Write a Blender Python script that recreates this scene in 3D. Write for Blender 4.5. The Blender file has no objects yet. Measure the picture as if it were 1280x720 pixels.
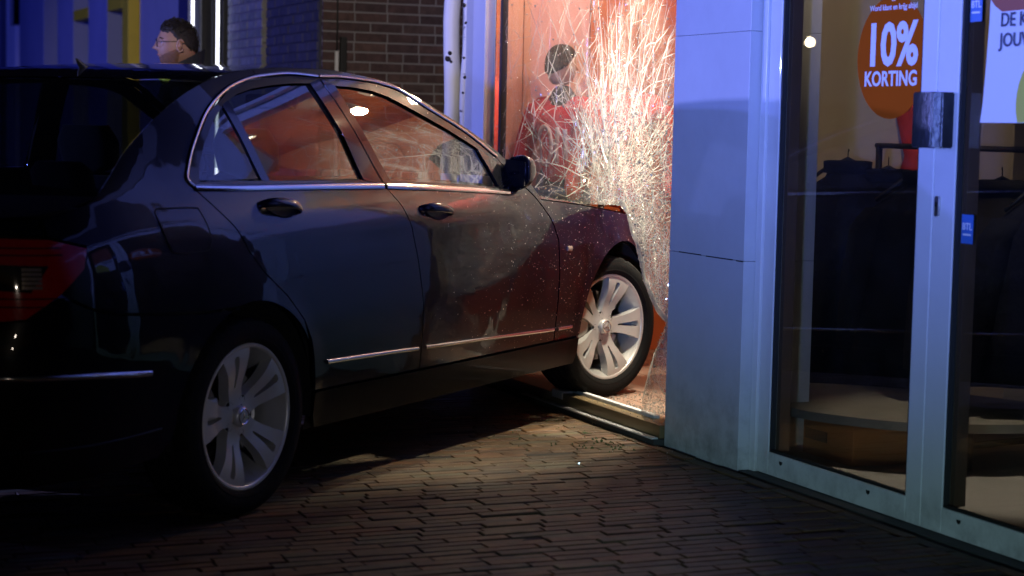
import bpy, bmesh, math, random, bisect
from mathutils import Vector, Matrix
from mathutils.geometry import delaunay_2d_cdt
R = math.radians
rnd = random.Random(7)
scene = bpy.context.scene
COL = scene.collection

# ------------------------------------------------------------------ camera
# world frame: +X into the shop (away from the street), +Y along the street away from the camera, Z up
cam_d = bpy.data.cameras.new('camera'); cam = bpy.data.objects.new('camera', cam_d); COL.objects.link(cam)
scene.camera = cam
cam_d.sensor_width = 36.0; cam_d.lens = 2373/1280*36
cam_d.clip_start = .05; cam_d.clip_end = 400
hd, pt, rl = R(23.08), R(4.85), R(1.205)
fwd = Vector((math.sin(hd)*math.cos(pt), math.cos(hd)*math.cos(pt), -math.sin(pt)))
rt0 = Vector((math.cos(hd), -math.sin(hd), 0)); up0 = rt0.cross(fwd)
rt = rt0*math.cos(rl) + up0*math.sin(rl); up = up0*math.cos(rl) - rt0*math.sin(rl)
m3 = Matrix((rt, up, -fwd)).transposed()
cam.matrix_world = Matrix.Translation((-3.5057, -6.6478, 1.25)) @ m3.to_4x4()
cam_d.dof.use_dof = True; cam_d.dof.focus_distance = 7.6; cam_d.dof.aperture_fstop = 3.0

# ------------------------------------------------------------------ night sky
world = bpy.data.worlds.new('World'); scene.world = world; world.use_nodes = True
wn = world.node_tree; wn.nodes.clear()
wo = wn.nodes.new('ShaderNodeOutputWorld'); wb = wn.nodes.new('ShaderNodeBackground'); sk = wn.nodes.new('ShaderNodeTexSky')
sk.sky_type = 'NISHITA'; sk.sun_disc = False; sk.sun_elevation = R(-4); sk.sun_rotation = R(200)
wb.inputs['Strength'].default_value = .05
wn.links.new(sk.outputs['Color'], wb.inputs['Color']); wn.links.new(wb.outputs[0], wo.inputs['Surface'])

# ------------------------------------------------------------------ exposure and render settings
scene.view_settings.view_transform = 'Standard'; scene.view_settings.look = 'None'
scene.view_settings.gamma = 1.0; scene.view_settings.exposure = 0.0; scene.view_settings.use_curve_mapping = False
scene.render.engine = 'CYCLES'
cy = scene.cycles
cy.use_denoising = True
try: cy.denoiser = 'OPENIMAGEDENOISE'
except Exception: pass
cy.max_bounces = 10; cy.glossy_bounces = 5; cy.transparent_max_bounces = 24; cy.transmission_bounces = 6; cy.diffuse_bounces = 3
cy.sample_clamp_indirect = 4.0; cy.caustics_reflective = False; cy.caustics_refractive = False

# ------------------------------------------------------------------ lights of the place and added fill spots
def lamp(name, kind, loc, energy, color, target=None, **kw):
    d = bpy.data.lights.new(name, kind); d.energy = energy; d.color = color
    for k, v in kw.items(): setattr(d, k, v)
    o = bpy.data.objects.new(name, d); COL.objects.link(o); o.location = loc
    if target is not None:
        o.rotation_euler = (Vector(target)-Vector(loc)).to_track_quat('-Z', 'Y').to_euler()
    return o
BLUE = (.14, .19, 1.0)
# police vehicles out of view up the street: blue beacons at roof height, thrown towards the shop front
lamp('blue_beacon', 'SPOT', (-8.0,3.35,1.80), 1900, (.25,.29,1.0), target=(0,.3,2.0), shadow_soft_size=.05, spot_size=R(50), spot_blend=.3)
lamp('blue_beacon', 'SPOT', (-8.6,2.0,2.0), 900, BLUE, target=(0,-.6,2.2), shadow_soft_size=.05, spot_size=R(44), spot_blend=.3)
lamp('blue_beacon', 'SPOT', (-8.6,9.0,2.6), 1500, (.06,.09,1.0), target=(0,12.5,2.2), shadow_soft_size=.08, spot_size=R(105), spot_blend=.3)
# their headlamp and a lit window lamp, mirrored in the door glass
lamp('headlamp_or_fill', 'POINT', (-7.0,7.07,.84), 14, (.85,1.0,.92), shadow_soft_size=.045)
lamp('lantern', 'POINT', (-7.0,10.57,2.20), 6, (1.0,.85,.6), shadow_soft_size=.045)
# emergency vehicle behind the camera: beacon light skimming the shop front
lamp('rear_beacon', 'SPOT', (-7.0,-9.0,1.2), 6200, (.13,.19,1.0), target=(0,-1.0,2.75), shadow_soft_size=.15, spot_size=R(30), spot_blend=1.0)
# added cool fill spots, low down: one on the doors, one on the rear wheel
lamp('headlamp_or_fill', 'SPOT', (-9.0,-12.0,.75), 1400, (.52,.9,1.0), target=(0,-1.9,.75), shadow_soft_size=.15, spot_size=R(15), spot_blend=.5)
lamp('headlamp_or_fill', 'SPOT', (-.9,-12.0,.9), 260, (.85,.85,1.0), target=(-1.96,-.78,.42), shadow_soft_size=.12, spot_size=R(5), spot_blend=.6)
# added neutral fill behind the camera, over the car towards alley and bystander
lamp('fill_spot', 'SPOT', (-4.6,-8.0,3.3), 2300, (1.0,.88,.80), target=(-.35,5.0,2.05), shadow_soft_size=.12, spot_size=R(17), spot_blend=.5)
lamp('headlamp_or_fill', 'SPOT', (-5.4,-12.0,.9), 70, (1.0,.85,.7), target=(-2.80,-1.34,.80), shadow_soft_size=.10, spot_size=R(4.5), spot_blend=.8)  # added warm fill spot aimed at the tail light


# ------------------------------------------------------------------ helpers
def link(o, parent=None):
    COL.objects.link(o)
    if parent is not None: o.parent = parent
    return o
def tag(o, label=None, cat=None, group=None, kind=None):
    if label: o['label'] = label
    if cat: o['category'] = cat
    if group: o['group'] = group
    if kind: o['kind'] = kind
    return o
def empty(name, loc=(0,0,0), rz=0.0, parent=None):
    o = bpy.data.objects.new(name, None); o.empty_display_size = .1
    link(o, parent); o.location = loc; o.rotation_euler = (0,0,rz); return o
def mesh_obj(name, verts, faces, m, parent=None, smooth=False):
    me = bpy.data.meshes.new(name); me.from_pydata([tuple(v) for v in verts], [], faces); me.update()
    if smooth: me.shade_smooth()
    o = bpy.data.objects.new(name, me); link(o, parent)
    if m: me.materials.append(m)
    return o
def bm_obj(name, bm, m, parent=None, smooth=False, angle=None):
    bmesh.ops.recalc_face_normals(bm, faces=bm.faces)
    me = bpy.data.meshes.new(name); bm.to_mesh(me); bm.free()
    if smooth: me.shade_smooth()
    if smooth and angle: me.set_sharp_from_angle(angle=R(angle))
    o = bpy.data.objects.new(name, me); link(o, parent)
    if m: me.materials.append(m)
    return o
def add_box(bm, x0, x1, y0, y1, z0, z1, bev=0.0):
    r = bmesh.ops.create_cube(bm, size=1.0, matrix=Matrix.Translation(((x0+x1)/2,(y0+y1)/2,(z0+z1)/2)) @ Matrix.Diagonal((abs(x1-x0),abs(y1-y0),abs(z1-z0),1)))
    if bev > 0:
        es = {e for v in r['verts'] for e in v.link_edges}
        bmesh.ops.bevel(bm, geom=list(es), offset=bev, segments=2, affect='EDGES', profile=.6)
def box(name, b, m, parent=None, bev=.003):
    bm = bmesh.new(); add_box(bm, *b, bev=bev); return bm_obj(name, bm, m, parent)
def add_tube(bm, pts, rad, seg=8, cap=True):
    """tube along points; rad a number or a list"""
    pts = [Vector(p) for p in pts]; n = len(pts); rings = []
    rads = rad if isinstance(rad, (list, tuple)) else [rad]*n
    prev = None
    for i, p in enumerate(pts):
        t = (pts[min(i+1,n-1)]-pts[max(i-1,0)])
        t = t.normalized() if t.length > 1e-9 else Vector((0,0,1))
        a = prev if prev is not None else (Vector((0,0,1)) if abs(t.z) < .9 else Vector((1,0,0)))
        a = (a - t*a.dot(t)); a = a.normalized() if a.length > 1e-6 else t.orthogonal().normalized()
        prev = a; b = t.cross(a)
        rings.append([bm.verts.new(p + (a*math.cos(2*math.pi*k/seg)+b*math.sin(2*math.pi*k/seg))*rads[i]) for k in range(seg)])
    for i in range(n-1):
        for k in range(seg):
            bm.faces.new((rings[i][k], rings[i][(k+1)%seg], rings[i+1][(k+1)%seg], rings[i+1][k]))
    if cap:
        bm.faces.new(rings[0][::-1]); bm.faces.new(rings[-1])
def tube(name, pts, rad, m, parent=None, seg=8, smooth=True):
    bm = bmesh.new(); add_tube(bm, pts, rad, seg); return bm_obj(name, bm, m, parent, smooth, 50)
def add_lathe(bm, prof, seg=48, axis='Y', closed=False, center=(0,0,0)):
    """prof: list of (r, a); a along the axis"""
    rings = []
    for r, a in prof:
        ring = []
        for k in range(seg):
            c, s = math.cos(2*math.pi*k/seg)*r, math.sin(2*math.pi*k/seg)*r
            p = (c, a, s) if axis == 'Y' else ((c, s, a) if axis == 'Z' else (a, c, s))
            ring.append(bm.verts.new((p[0]+center[0], p[1]+center[1], p[2]+center[2])))
        rings.append(ring)
    m = len(rings)
    for i in range(m if closed else m-1):
        a, b = rings[i], rings[(i+1)%m]
        for k in range(seg): bm.faces.new((a[k], a[(k+1)%seg], b[(k+1)%seg], b[k]))
    return rings
def add_prism(bm, poly, fn0, fn1):
    """poly of 2D points; fn0 / fn1 map a 2D point to the front / back 3D point"""
    a = [bm.verts.new(fn0(*p)) for p in poly]; b = [bm.verts.new(fn1(*p)) for p in poly]
    n = len(poly)
    bm.faces.new(a); bm.faces.new(b[::-1])
    for i in range(n): bm.faces.new((a[i], b[i], b[(i+1)%n], a[(i+1)%n]))
def pip(x, y, poly):
    c = False; j = len(poly)-1
    for i in range(len(poly)):
        xi, yi = poly[i][0], poly[i][1]; xj, yj = poly[j][0], poly[j][1]
        if (yi > y) != (yj > y) and x < (xj-xi)*(y-yi)/(yj-yi)+xi: c = not c
        j = i
    return c
def area2(p): return sum(p[i][0]*p[(i+1)%len(p)][1]-p[(i+1)%len(p)][0]*p[i][1] for i in range(len(p)))/2
def resample(poly, step, closed=True):
    out = []; n = len(poly)
    for i in range(n if closed else n-1):
        a, b = poly[i], poly[(i+1)%n]; L = math.hypot(b[0]-a[0], b[1]-a[1]); k = max(1, int(math.ceil(L/step)))
        for j in range(k): out.append((a[0]+(b[0]-a[0])*j/k, a[1]+(b[1]-a[1])*j/k))
    if not closed: out.append(tuple(poly[-1]))
    return out
def offset_poly(poly, d):
    """move the outline inwards by d"""
    if abs(d) < 1e-9: return list(poly)
    s = 1 if area2(poly) > 0 else -1; n = len(poly); out = []
    for i in range(n):
        a, b, c = poly[i-1], poly[i], poly[(i+1)%n]
        e1 = Vector((b[0]-a[0], b[1]-a[1])); e2 = Vector((c[0]-b[0], c[1]-b[1]))
        if e1.length < 1e-9 or e2.length < 1e-9: out.append(b); continue
        n1 = Vector((-e1.y, e1.x)).normalized()*s; n2 = Vector((-e2.y, e2.x)).normalized()*s
        q = n1+n2; q = q/max(.4, q.length_squared/2) if q.length > 1e-6 else n1
        out.append((b[0]+q.x*d, b[1]+q.y*d))
    return out
def triangulate(poly, holes=(), step=.045, bstep=.025):
    """2D triangulation with a grid of inner points; returns points, triangles, boundary loops"""
    loops = [resample(poly, bstep)] + [resample(h, bstep) for h in holes]
    pts = []; edges = []; idx = []
    for lp in loops:
        b = len(pts); n = len(lp); pts += lp; edges += [(b+i, b+(i+1)%n) for i in range(n)]; idx.append(list(range(b, b+n)))
    nb = len(pts)
    xs = [p[0] for p in poly]; ys = [p[1] for p in poly]
    x = min(xs)+step*.5
    while x < max(xs):
        y = min(ys)+step*.5
        while y < max(ys):
            if pip(x, y, poly) and not any(pip(x, y, h) for h in holes):
                if min((x-q[0])**2+(y-q[1])**2 for q in pts[:nb]) > (step*.45)**2: pts.append((x, y))
            y += step
        x += step
    r = delaunay_2d_cdt([Vector(p) for p in pts], edges, [], 0, 1e-6)
    V = [(v.x, v.y) for v in r[0]]; T = []
    for f in r[2]:
        cx = sum(V[i][0] for i in f)/len(f); cy_ = sum(V[i][1] for i in f)/len(f)
        if pip(cx, cy_, poly) and not any(pip(cx, cy_, h) for h in holes): T.append(tuple(f))
    return V, T, loops
def text_mesh(txt, size, bold=0.0, align='CENTER'):
    c = bpy.data.curves.new('lettering', 'FONT'); c.body = txt; c.size = size; c.align_x = align; c.offset = bold; c.extrude = .0004; c.resolution_u = 3
    o = bpy.data.objects.new('lettering', c); COL.objects.link(o)
    dg = bpy.context.evaluated_depsgraph_get(); me = bpy.data.meshes.new_from_object(o.evaluated_get(dg))
    bpy.data.objects.remove(o); return me

# ------------------------------------------------------------------ materials
def mat(name, col, rough=.5, metal=0.0, noise=None, bump=None, coat=0.0, spec=None, emit=None, trans=0.0, alpha=None, coord='Object', sheen=0.0):
    m = bpy.data.materials.new(name); m.use_nodes = True; nt = m.node_tree; N = nt.nodes; L = nt.links
    p = N['Principled BSDF']; p.inputs['Base Color'].default_value = (*col, 1); p.inputs['Roughness'].default_value = rough; p.inputs['Metallic'].default_value = metal
    p.inputs['Coat Weight'].default_value = coat; p.inputs['Coat Roughness'].default_value = .03
    p.inputs['Sheen Weight'].default_value = sheen
    if spec is not None: p.inputs['Specular IOR Level'].default_value = spec
    if trans: p.inputs['Transmission Weight'].default_value = trans
    if emit: p.inputs['Emission Color'].default_value = (*emit[0], 1); p.inputs['Emission Strength'].default_value = emit[1]
    tc = N.new('ShaderNodeTexCoord')
    sc, amt = noise or (6.0, .12)
    nz = N.new('ShaderNodeTexNoise'); nz.inputs['Scale'].default_value = sc; nz.inputs['Detail'].default_value = 6; nz.inputs['Roughness'].default_value = .6
    L.new(tc.outputs[coord], nz.inputs['Vector'])
    mx = N.new('ShaderNodeMix'); mx.data_type = 'RGBA'
    mx.inputs['A'].default_value = tuple(max(0, c*(1-amt)) for c in col)+(1,); mx.inputs['B'].default_value = tuple(min(1, c*(1+amt)) for c in col)+(1,)
    L.new(nz.outputs['Fac'], mx.inputs['Factor']); L.new(mx.outputs['Result'], p.inputs['Base Color'])
    mr = N.new('ShaderNodeMapRange'); mr.inputs['To Min'].default_value = max(.01, rough*.85); mr.inputs['To Max'].default_value = min(1, rough*1.15)
    L.new(nz.outputs['Fac'], mr.inputs['Value']); L.new(mr.outputs['Result'], p.inputs['Roughness'])
    if bump:
        n2 = N.new('ShaderNodeTexNoise'); n2.inputs['Scale'].default_value = bump[0]; n2.inputs['Detail'].default_value = 5
        L.new(tc.outputs[coord], n2.inputs['Vector'])
        bp = N.new('ShaderNodeBump'); bp.inputs['Strength'].default_value = bump[1]; bp.inputs['Distance'].default_value = bump[2] if len(bump) > 2 else .01
        L.new(n2.outputs['Fac'], bp.inputs['Height']); L.new(bp.outputs['Normal'], p.inputs['Normal'])
    return m
def fresnel(nt, ior):
    """Fresnel factor of a thin sheet, the same from both sides"""
    N = nt.nodes; g = N.new('ShaderNodeNewGeometry'); m = N.new('ShaderNodeMapRange'); f = N.new('ShaderNodeFresnel')
    m.inputs['To Min'].default_value = ior; m.inputs['To Max'].default_value = 1/ior
    nt.links.new(g.outputs['Backfacing'], m.inputs['Value']); nt.links.new(m.outputs['Result'], f.inputs['IOR']); return f
def glass_mat(name, tint, rough=.0, ior=1.5, haze=0.0, hazecol=(.8,.8,.8), dirt=None):
    """thin sheet glass: mirror by Fresnel over a tinted clear sheet"""
    m = bpy.data.materials.new(name); m.use_nodes = True; nt = m.node_tree; N = nt.nodes; L = nt.links
    N.remove(N['Principled BSDF']); out = N['Material Output']
    tr = N.new('ShaderNodeBsdfTransparent'); tr.inputs['Color'].default_value = (*tint, 1)
    gl = N.new('ShaderNodeBsdfGlossy'); gl.inputs['Roughness'].default_value = rough; gl.inputs['Color'].default_value = (1,1,1,1)
    fr = fresnel(nt, ior)
    mx = N.new('ShaderNodeMixShader'); L.new(fr.outputs[0], mx.inputs[0]); L.new(tr.outputs[0], mx.inputs[1]); L.new(gl.outputs[0], mx.inputs[2])
    last = mx
    if haze or dirt:
        df = N.new('ShaderNodeBsdfDiffuse'); df.inputs['Color'].default_value = (*hazecol, 1)
        tl = N.new('ShaderNodeBsdfTranslucent'); tl.inputs['Color'].default_value = (*hazecol, 1)
        ad = N.new('ShaderNodeMixShader'); ad.inputs[0].default_value = .5; L.new(df.outputs[0], ad.inputs[1]); L.new(tl.outputs[0], ad.inputs[2])
        m2 = N.new('ShaderNodeMixShader'); m2.inputs[0].default_value = haze
        tc = N.new('ShaderNodeTexCoord'); nz = N.new('ShaderNodeTexNoise'); nz.inputs['Scale'].default_value = (dirt or 5); nz.inputs['Detail'].default_value = 7
        L.new(tc.outputs['Object'], nz.inputs['Vector'])
        mr = N.new('ShaderNodeMapRange'); mr.inputs['From Min'].default_value = .35; mr.inputs['From Max'].default_value = .75; mr.inputs['To Min'].default_value = haze*.4; mr.inputs['To Max'].default_value = haze*1.8
        L.new(nz.outputs['Fac'], mr.inputs['Value']); L.new(mr.outputs['Result'], m2.inputs[0])
        L.new(mx.outputs[0], m2.inputs[1]); L.new(ad.outputs[0], m2.inputs[2]); last = m2
    L.new(last.outputs[0], out.inputs['Surface']); return m

def paint_mat(name, specks, dense=1.0):
    m = mat(name, (.002,.002,.0075), .3, 0.0, noise=(300,.5), coat=1.0, spec=.1)
    nt = m.node_tree; N = nt.nodes; L = nt.links; p = N['Principled BSDF']
    p.inputs['Coat Roughness'].default_value = .02; p.inputs['Coat IOR'].default_value = 1.42
    tc = N.new('ShaderNodeTexCoord')
    # road film: a thin uneven dull layer in the coat, heavier low down on the car
    nz = N.new('ShaderNodeTexNoise'); nz.inputs['Scale'].default_value = 3.5; nz.inputs['Detail'].default_value = 8
    L.new(tc.outputs['Object'], nz.inputs['Vector'])
    mr = N.new('ShaderNodeMapRange'); mr.inputs['From Min'].default_value = .35; mr.inputs['From Max'].default_value = .8; mr.inputs['To Min'].default_value = .008; mr.inputs['To Max'].default_value = .03
    L.new(nz.outputs['Fac'], mr.inputs['Value']); L.new(mr.outputs['Result'], p.inputs['Coat Roughness'])
    # slight waviness of the pressed panels
    wv = N.new('ShaderNodeTexNoise'); wv.inputs['Scale'].default_value = 5.5; wv.inputs['Detail'].default_value = 2; L.new(tc.outputs['Object'], wv.inputs['Vector'])
    wb_ = N.new('ShaderNodeBump'); wb_.inputs['Strength'].default_value = .30; wb_.inputs['Distance'].default_value = .010; L.new(wv.outputs['Fac'], wb_.inputs['Height']); L.new(wb_.outputs['Normal'], p.inputs['Coat Normal'])
    if specks:
        # splinters and glass dust stuck to the paint, densest by the broken window
        sx = N.new('ShaderNodeSeparateXYZ'); L.new(tc.outputs['Object'], sx.inputs[0])
        dn = N.new('ShaderNodeMapRange'); dn.inputs['From Min'].default_value = 1.05; dn.inputs['From Max'].default_value = 2.6; dn.inputs['To Min'].default_value = 0; dn.inputs['To Max'].default_value = 1
        L.new(sx.outputs['X'], dn.inputs['Value'])
        cl = N.new('ShaderNodeTexNoise'); cl.inputs['Scale'].default_value = 5; cl.inputs['Detail'].default_value = 4; L.new(tc.outputs['Object'], cl.inputs['Vector'])
        fac = None
        for scl, thr in ((75, .17), (210, .20)):
            v = N.new('ShaderNodeTexVoronoi'); v.inputs['Scale'].default_value = scl; L.new(tc.outputs['Object'], v.inputs['Vector'])
            wn_ = N.new('ShaderNodeTexWhiteNoise'); L.new(v.outputs['Position'], wn_.inputs['Vector'])
            # a cell carries a splinter only when its random number is under the local density
            de = N.new('ShaderNodeMath'); de.operation = 'MULTIPLY'; L.new(dn.outputs['Result'], de.inputs[0]); L.new(cl.outputs['Fac'], de.inputs[1])
            d2 = N.new('ShaderNodeMath'); d2.operation = 'MULTIPLY'; d2.inputs[1].default_value = (.22 if scl > 100 else .42)*dense; L.new(de.outputs[0], d2.inputs[0])
            lt = N.new('ShaderNodeMath'); lt.operation = 'LESS_THAN'; L.new(wn_.outputs['Value'], lt.inputs[0]); L.new(d2.outputs[0], lt.inputs[1])
            rr = N.new('ShaderNodeMath'); rr.operation = 'LESS_THAN'; rr.inputs[1].default_value = thr; L.new(v.outputs['Distance'], rr.inputs[0])
            an = N.new('ShaderNodeMath'); an.operation = 'MULTIPLY'; L.new(lt.outputs[0], an.inputs[0]); L.new(rr.outputs[0], an.inputs[1])
            if fac is None: fac = an
            else:
                mxm = N.new('ShaderNodeMath'); mxm.operation = 'MAXIMUM'; L.new(fac.outputs[0], mxm.inputs[0]); L.new(an.outputs[0], mxm.inputs[1]); fac = mxm
        old = p.inputs['Base Color'].links[0].from_socket
        mc = N.new('ShaderNodeMix'); mc.data_type = 'RGBA'; mc.inputs['B'].default_value = (.62,.6,.55,1)
        L.new(fac.outputs[0], mc.inputs['Factor']); L.new(old, mc.inputs['A']); L.new(mc.outputs['Result'], p.inputs['Base Color'])
    return m
M = {}
M['paint'] = paint_mat('car_paint', True)
M['bonnet'] = paint_mat('car_paint_under_splinters', True, 2.6)
for n_ in M['bonnet'].node_tree.nodes:
    if n_.type == 'MAP_RANGE' and abs(n_.inputs['To Max'].default_value-.03) < 1e-4: n_.inputs['To Min'].default_value = .12; n_.inputs['To Max'].default_value = .4
M['sillpaint'] = mat('dull_sill_paint', (.002,.002,.003), .4, spec=.05, noise=(20,.3), coat=.08)
M['blk'] = mat('black_plastic', (.012,.012,.013), .45, bump=(180,.1))
M['blackgloss'] = mat('black_gloss_trim', (.01,.01,.012), .12, coat=.6)
M['liner'] = mat('liner_black', (.008,.008,.008), .85)
M['chrome'] = mat('chrome_trim', (.78,.77,.76), .12, 1.0)
M['silver'] = mat('silver_wheel_paint', (.50,.49,.47), .36, .4, coat=.3, noise=(40,.08))
M['tyre'] = mat('tyre_rubber', (.006,.006,.006), .85, bump=(90,.2), noise=(12,.3), spec=.15)
M['carglass'] = glass_mat('car_glass', (.36,.40,.40), 0.0, 1.8, haze=.006, dirt=3)
M['rearglass'] = glass_mat('tinted_rear_glass', (.13,.14,.15), 0.0, 1.7, haze=.004, dirt=3)
M['red_lens'] = mat('red_lens', (.55,.008,.006), .12, coat=1.0, noise=(60,.2))
M['clear_lens'] = mat('clear_lens', (.34,.27,.22), .25, .2, coat=1.0, noise=(90,.3))
M['dark_lens'] = mat('smoked_lens', (.02,.015,.02), .08, coat=1.0)
M['seat'] = mat('seat_fabric', (.03,.032,.036), .85, bump=(120,.2), sheen=.2)
M['dash'] = mat('dash_plastic', (.02,.02,.022), .6, bump=(200,.15))

# ------------------------------------------------------------------ the crashed saloon car
def catmull(pts, n=24):
    P=[pts[0]]+list(pts)+[pts[-1]]; out=[]
    for i in range(1,len(P)-2):
        p0,p1,p2,p3=P[i-1],P[i],P[i+1],P[i+2]
        for k in range(n):
            t=k/n
            out.append(tuple(.5*((2*b)+(-a+c)*t+(2*a-5*b+4*c-d)*t*t+(-a+3*b-3*c+d)*t**3) for a,b,c,d in zip(p0,p1,p2,p3)))
    out.append(tuple(pts[-1])); return out
def pch(xs,ys):
    n=len(xs); h=[xs[i+1]-xs[i] for i in range(n-1)]; d=[(ys[i+1]-ys[i])/h[i] for i in range(n-1)]
    m=[0]*n; m[0]=d[0]; m[-1]=d[-1]
    for i in range(1,n-1):
        if d[i-1]*d[i]>0:
            w1=2*h[i]+h[i-1]; w2=h[i]+2*h[i-1]; m[i]=(w1+w2)/(w1/d[i-1]+w2/d[i])
    def f(x):
        if x<=xs[0]: return ys[0]+m[0]*(x-xs[0])
        if x>=xs[-1]: return ys[-1]+m[-1]*(x-xs[-1])
        i=bisect.bisect_right(xs,x)-1; t=(x-xs[i])/h[i]
        return ((1+2*t)*(1-t)**2*ys[i]+t*(1-t)**2*h[i]*m[i]+t*t*(3-2*t)*ys[i+1]+t*t*(t-1)*h[i]*m[i+1])
    return f
def sstep(a,b,x):
    t=min(1,max(0,(x-a)/(b-a))); return t*t*(3-2*t)
PLAN=catmull([(-1.055,0),(-1.045,.30),(-1.01,.54),(-.93,.72),(-.80,.81),(-.60,.862),(-.3,.880),(0,.886),(1,.889),(2,.887),(2.5,.886),(2.76,.884),(3.05,.855),(3.28,.78),(3.44,.62),(3.53,.38),(3.56,0)],20)
_s=[0]
for i in range(1,len(PLAN)): _s.append(_s[-1]+math.hypot(PLAN[i][0]-PLAN[i-1][0],PLAN[i][1]-PLAN[i-1][1]))
_i0=min(range(len(PLAN)),key=lambda i:abs(PLAN[i][0]-1.0)); _off=PLAN[_i0][0]-_s[_i0]
US=[s+_off for s in _s]
def plan(u):
    if u<=US[0]: i=0
    elif u>=US[-1]: i=len(US)-2
    else: i=min(len(US)-2,bisect.bisect_right(US,u)-1)
    t=(u-US[i])/(US[i+1]-US[i])
    a,b=PLAN[i],PLAN[i+1]
    return a[0]+(b[0]-a[0])*t, a[1]+(b[1]-a[1])*t
def plan_n(u):
    a=plan(u-.03); b=plan(u+.03); dx,dy=b[0]-a[0],b[1]-a[1]; l=math.hypot(dx,dy)
    return -dy/l,dx/l    # outward (right side positive y)
_P=pch([.12,.20,.26,.33,.42,.52,.62,.72,.80,.86,.90,.94,.98,1.02,1.06,1.2,1.38,1.46],
       [.805,.830,.843,.854,.867,.879,.886,.885,.879,.868,.855,.837,.812,.789,.768,.705,.602,.545])
_PR=pch([.12,.22,.30,.45,.60,.66,.70,.80,.95,1.02,1.2],[.78,.845,.875,.889,.886,.875,.855,.857,.845,.82,.75])
def crease(u): return .853+.040*(1-sstep(-.2,1.6,u))-.03*sstep(1.4,2.4,u)
def half(u,z):
    """inset of surface from plan curve"""
    w=_P(z)
    zc=crease(u)
    a=sstep(-.75,-.4,u)*(1-sstep(2.25,2.6,u))
    if z<zc: w-=a*.007*(1-math.exp(-((zc-z)/.025)))*math.exp(-((zc-z)/.22)**2)
    # rear blend
    r=1-sstep(-1.15,-.75,u)
    if r>0: w=w*(1-r)+_PR(z)*r
    # wheel-arch flare
    for cx in (0,2.76):
        rr=math.hypot(u-cx,z-.315)
        w+=.008*math.exp(-((rr-.36)/.05)**2)*(1 if z<.9 else 0)
    # C pillar taper
    if z>1.0: w-=.10*sstep(.15,-.75,u)*sstep(1.0,1.25,z)
    return .886-w
def S(u,z,off=0.0):
    x,y=plan(u); nx,ny=plan_n(u); d=half(u,z)-off
    return (x-nx*d,y-ny*d,z)

ZDECK = pch([-1.75,-1.2,-.9,-.75,-.58],[.972,.978,.988,1.003,1.035])
ZHOOD = pch([1.9,2.04,2.349,2.84,3.2,3.6,4.17],[.935,.914,.880,.814,.755,.70,.68])
RAIL = pch([-.62,-.5,-.3,-.1,.1,.3,.6,.85,1.06,1.27,1.44,1.67,1.86,2.02],[1.03,1.09,1.2,1.3,1.37,1.408,1.425,1.424,1.408,1.378,1.31,1.21,1.11,.985])
def crush(v):
    """nose folded round the window post"""
    x, y, z = v; yr = -y
    if x > 2.75:
        lim = 3.19+.95*abs(yr+.10) if yr < -.1 else 3.19+.42*abs(yr+.10)
        k = min(1.0, (lim-2.75)/(3.57-2.75)); d = (x-2.75)*(1-k)
        x = 2.75+(x-2.75)*k
        if z > .55: z += .25*d*d*(1 if z > .7 else .3) + .04*d*math.sin(9*yr+4*x)*sstep(.7,.3,yr)
    return (x, y, z)
def sn(u, z, off):
    e = .006
    a, b = Vector(S(u-e, z, off)), Vector(S(u+e, z, off)); c, d = Vector(S(u, z-e, off)), Vector(S(u, z+e, off))
    n = (b-a).cross(d-c).normalized(); p = Vector(plan_n(u)+(0,))
    return n if n.dot(p) > 0 else -n
def panel_geo(poly, holes, off, gap, flange, side, step, V, F, Nn, hole_flange=True):
    if area2(poly) < 0: poly = poly[::-1]
    poly = offset_poly(resample(poly, .025), gap)
    holes = [resample(h if area2(h) > 0 else h[::-1], .025) for h in holes]
    P, T, loops = triangulate(poly, holes, step)
    base = len(V); sg = -1 if side == 'R' else 1
    def put(u, z, dn=0.0, alt=None):
        n = sn(u, z, off); p = Vector(S(u, z, off)) - n*dn
        V.append(crush((p.x, p.y*sg, p.z))); nn = alt if alt is not None else n
        Nn.append((nn.x, nn.y*sg, nn.z)); return n
    for u, z in P: put(u, z)
    for t in T:
        a, b, c = (Vector(V[base+i]) for i in t); fn = (b-a).cross(c-a)
        if fn.dot(Vector(Nn[base+t[0]])) < 0: t = t[::-1]
        F.append(tuple(base+i for i in t))
    if flange > 0:
        for li, lp in enumerate(loops):
            if li and not hole_flange: continue
            b0 = len(V); n = len(lp)
            for (u, z) in lp:
                put(u, z, 0.0); put(u, z, flange)
            for i in range(n):
                j = (i+1) % n; q = (b0+2*i, b0+2*j, b0+2*j+1, b0+2*i+1)
                F.append(q if (li == 0) else q[::-1])
            # side normals
            for i in range(n):
                a, b = Vector(V[b0+2*i-2 if i else b0+2*(n-1)]), Vector(V[b0+2*((i+1) % n)])
                t = (b-a).normalized(); nn = Vector(Nn[b0+2*i]); s = t.cross(nn)
                c2 = Vector((0,0,0))
                Nn[b0+2*i] = Nn[b0+2*i+1] = tuple((s*(1 if side == 'L' else -1)*(1 if li == 0 else 1)).normalized()*.9 + nn*.1)
def panel(name, poly, m, parent, holes=(), off=0.0, gap=.0025, flange=.014, sides='R', step=.05, refl_turn=0.0):
    V, F, Nn = [], [], []
    for s in sides: panel_geo(list(poly), list(holes), off, gap, flange, s, step, V, F, Nn)
    if refl_turn:      # only the shading normals turn in plan, to shift the panes' reflections
        for i, n in enumerate(Nn):
            s_ = -1 if n[1] < 0 else 1; a = refl_turn*s_*-1; Nn[i] = (n[0]*math.cos(a)-n[1]*math.sin(a), n[0]*math.sin(a)+n[1]*math.cos(a), n[2])
    o = mesh_obj(name, V, F, m, parent, True)
    o.data.normals_split_custom_set_from_vertices(Nn)
    return o
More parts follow.
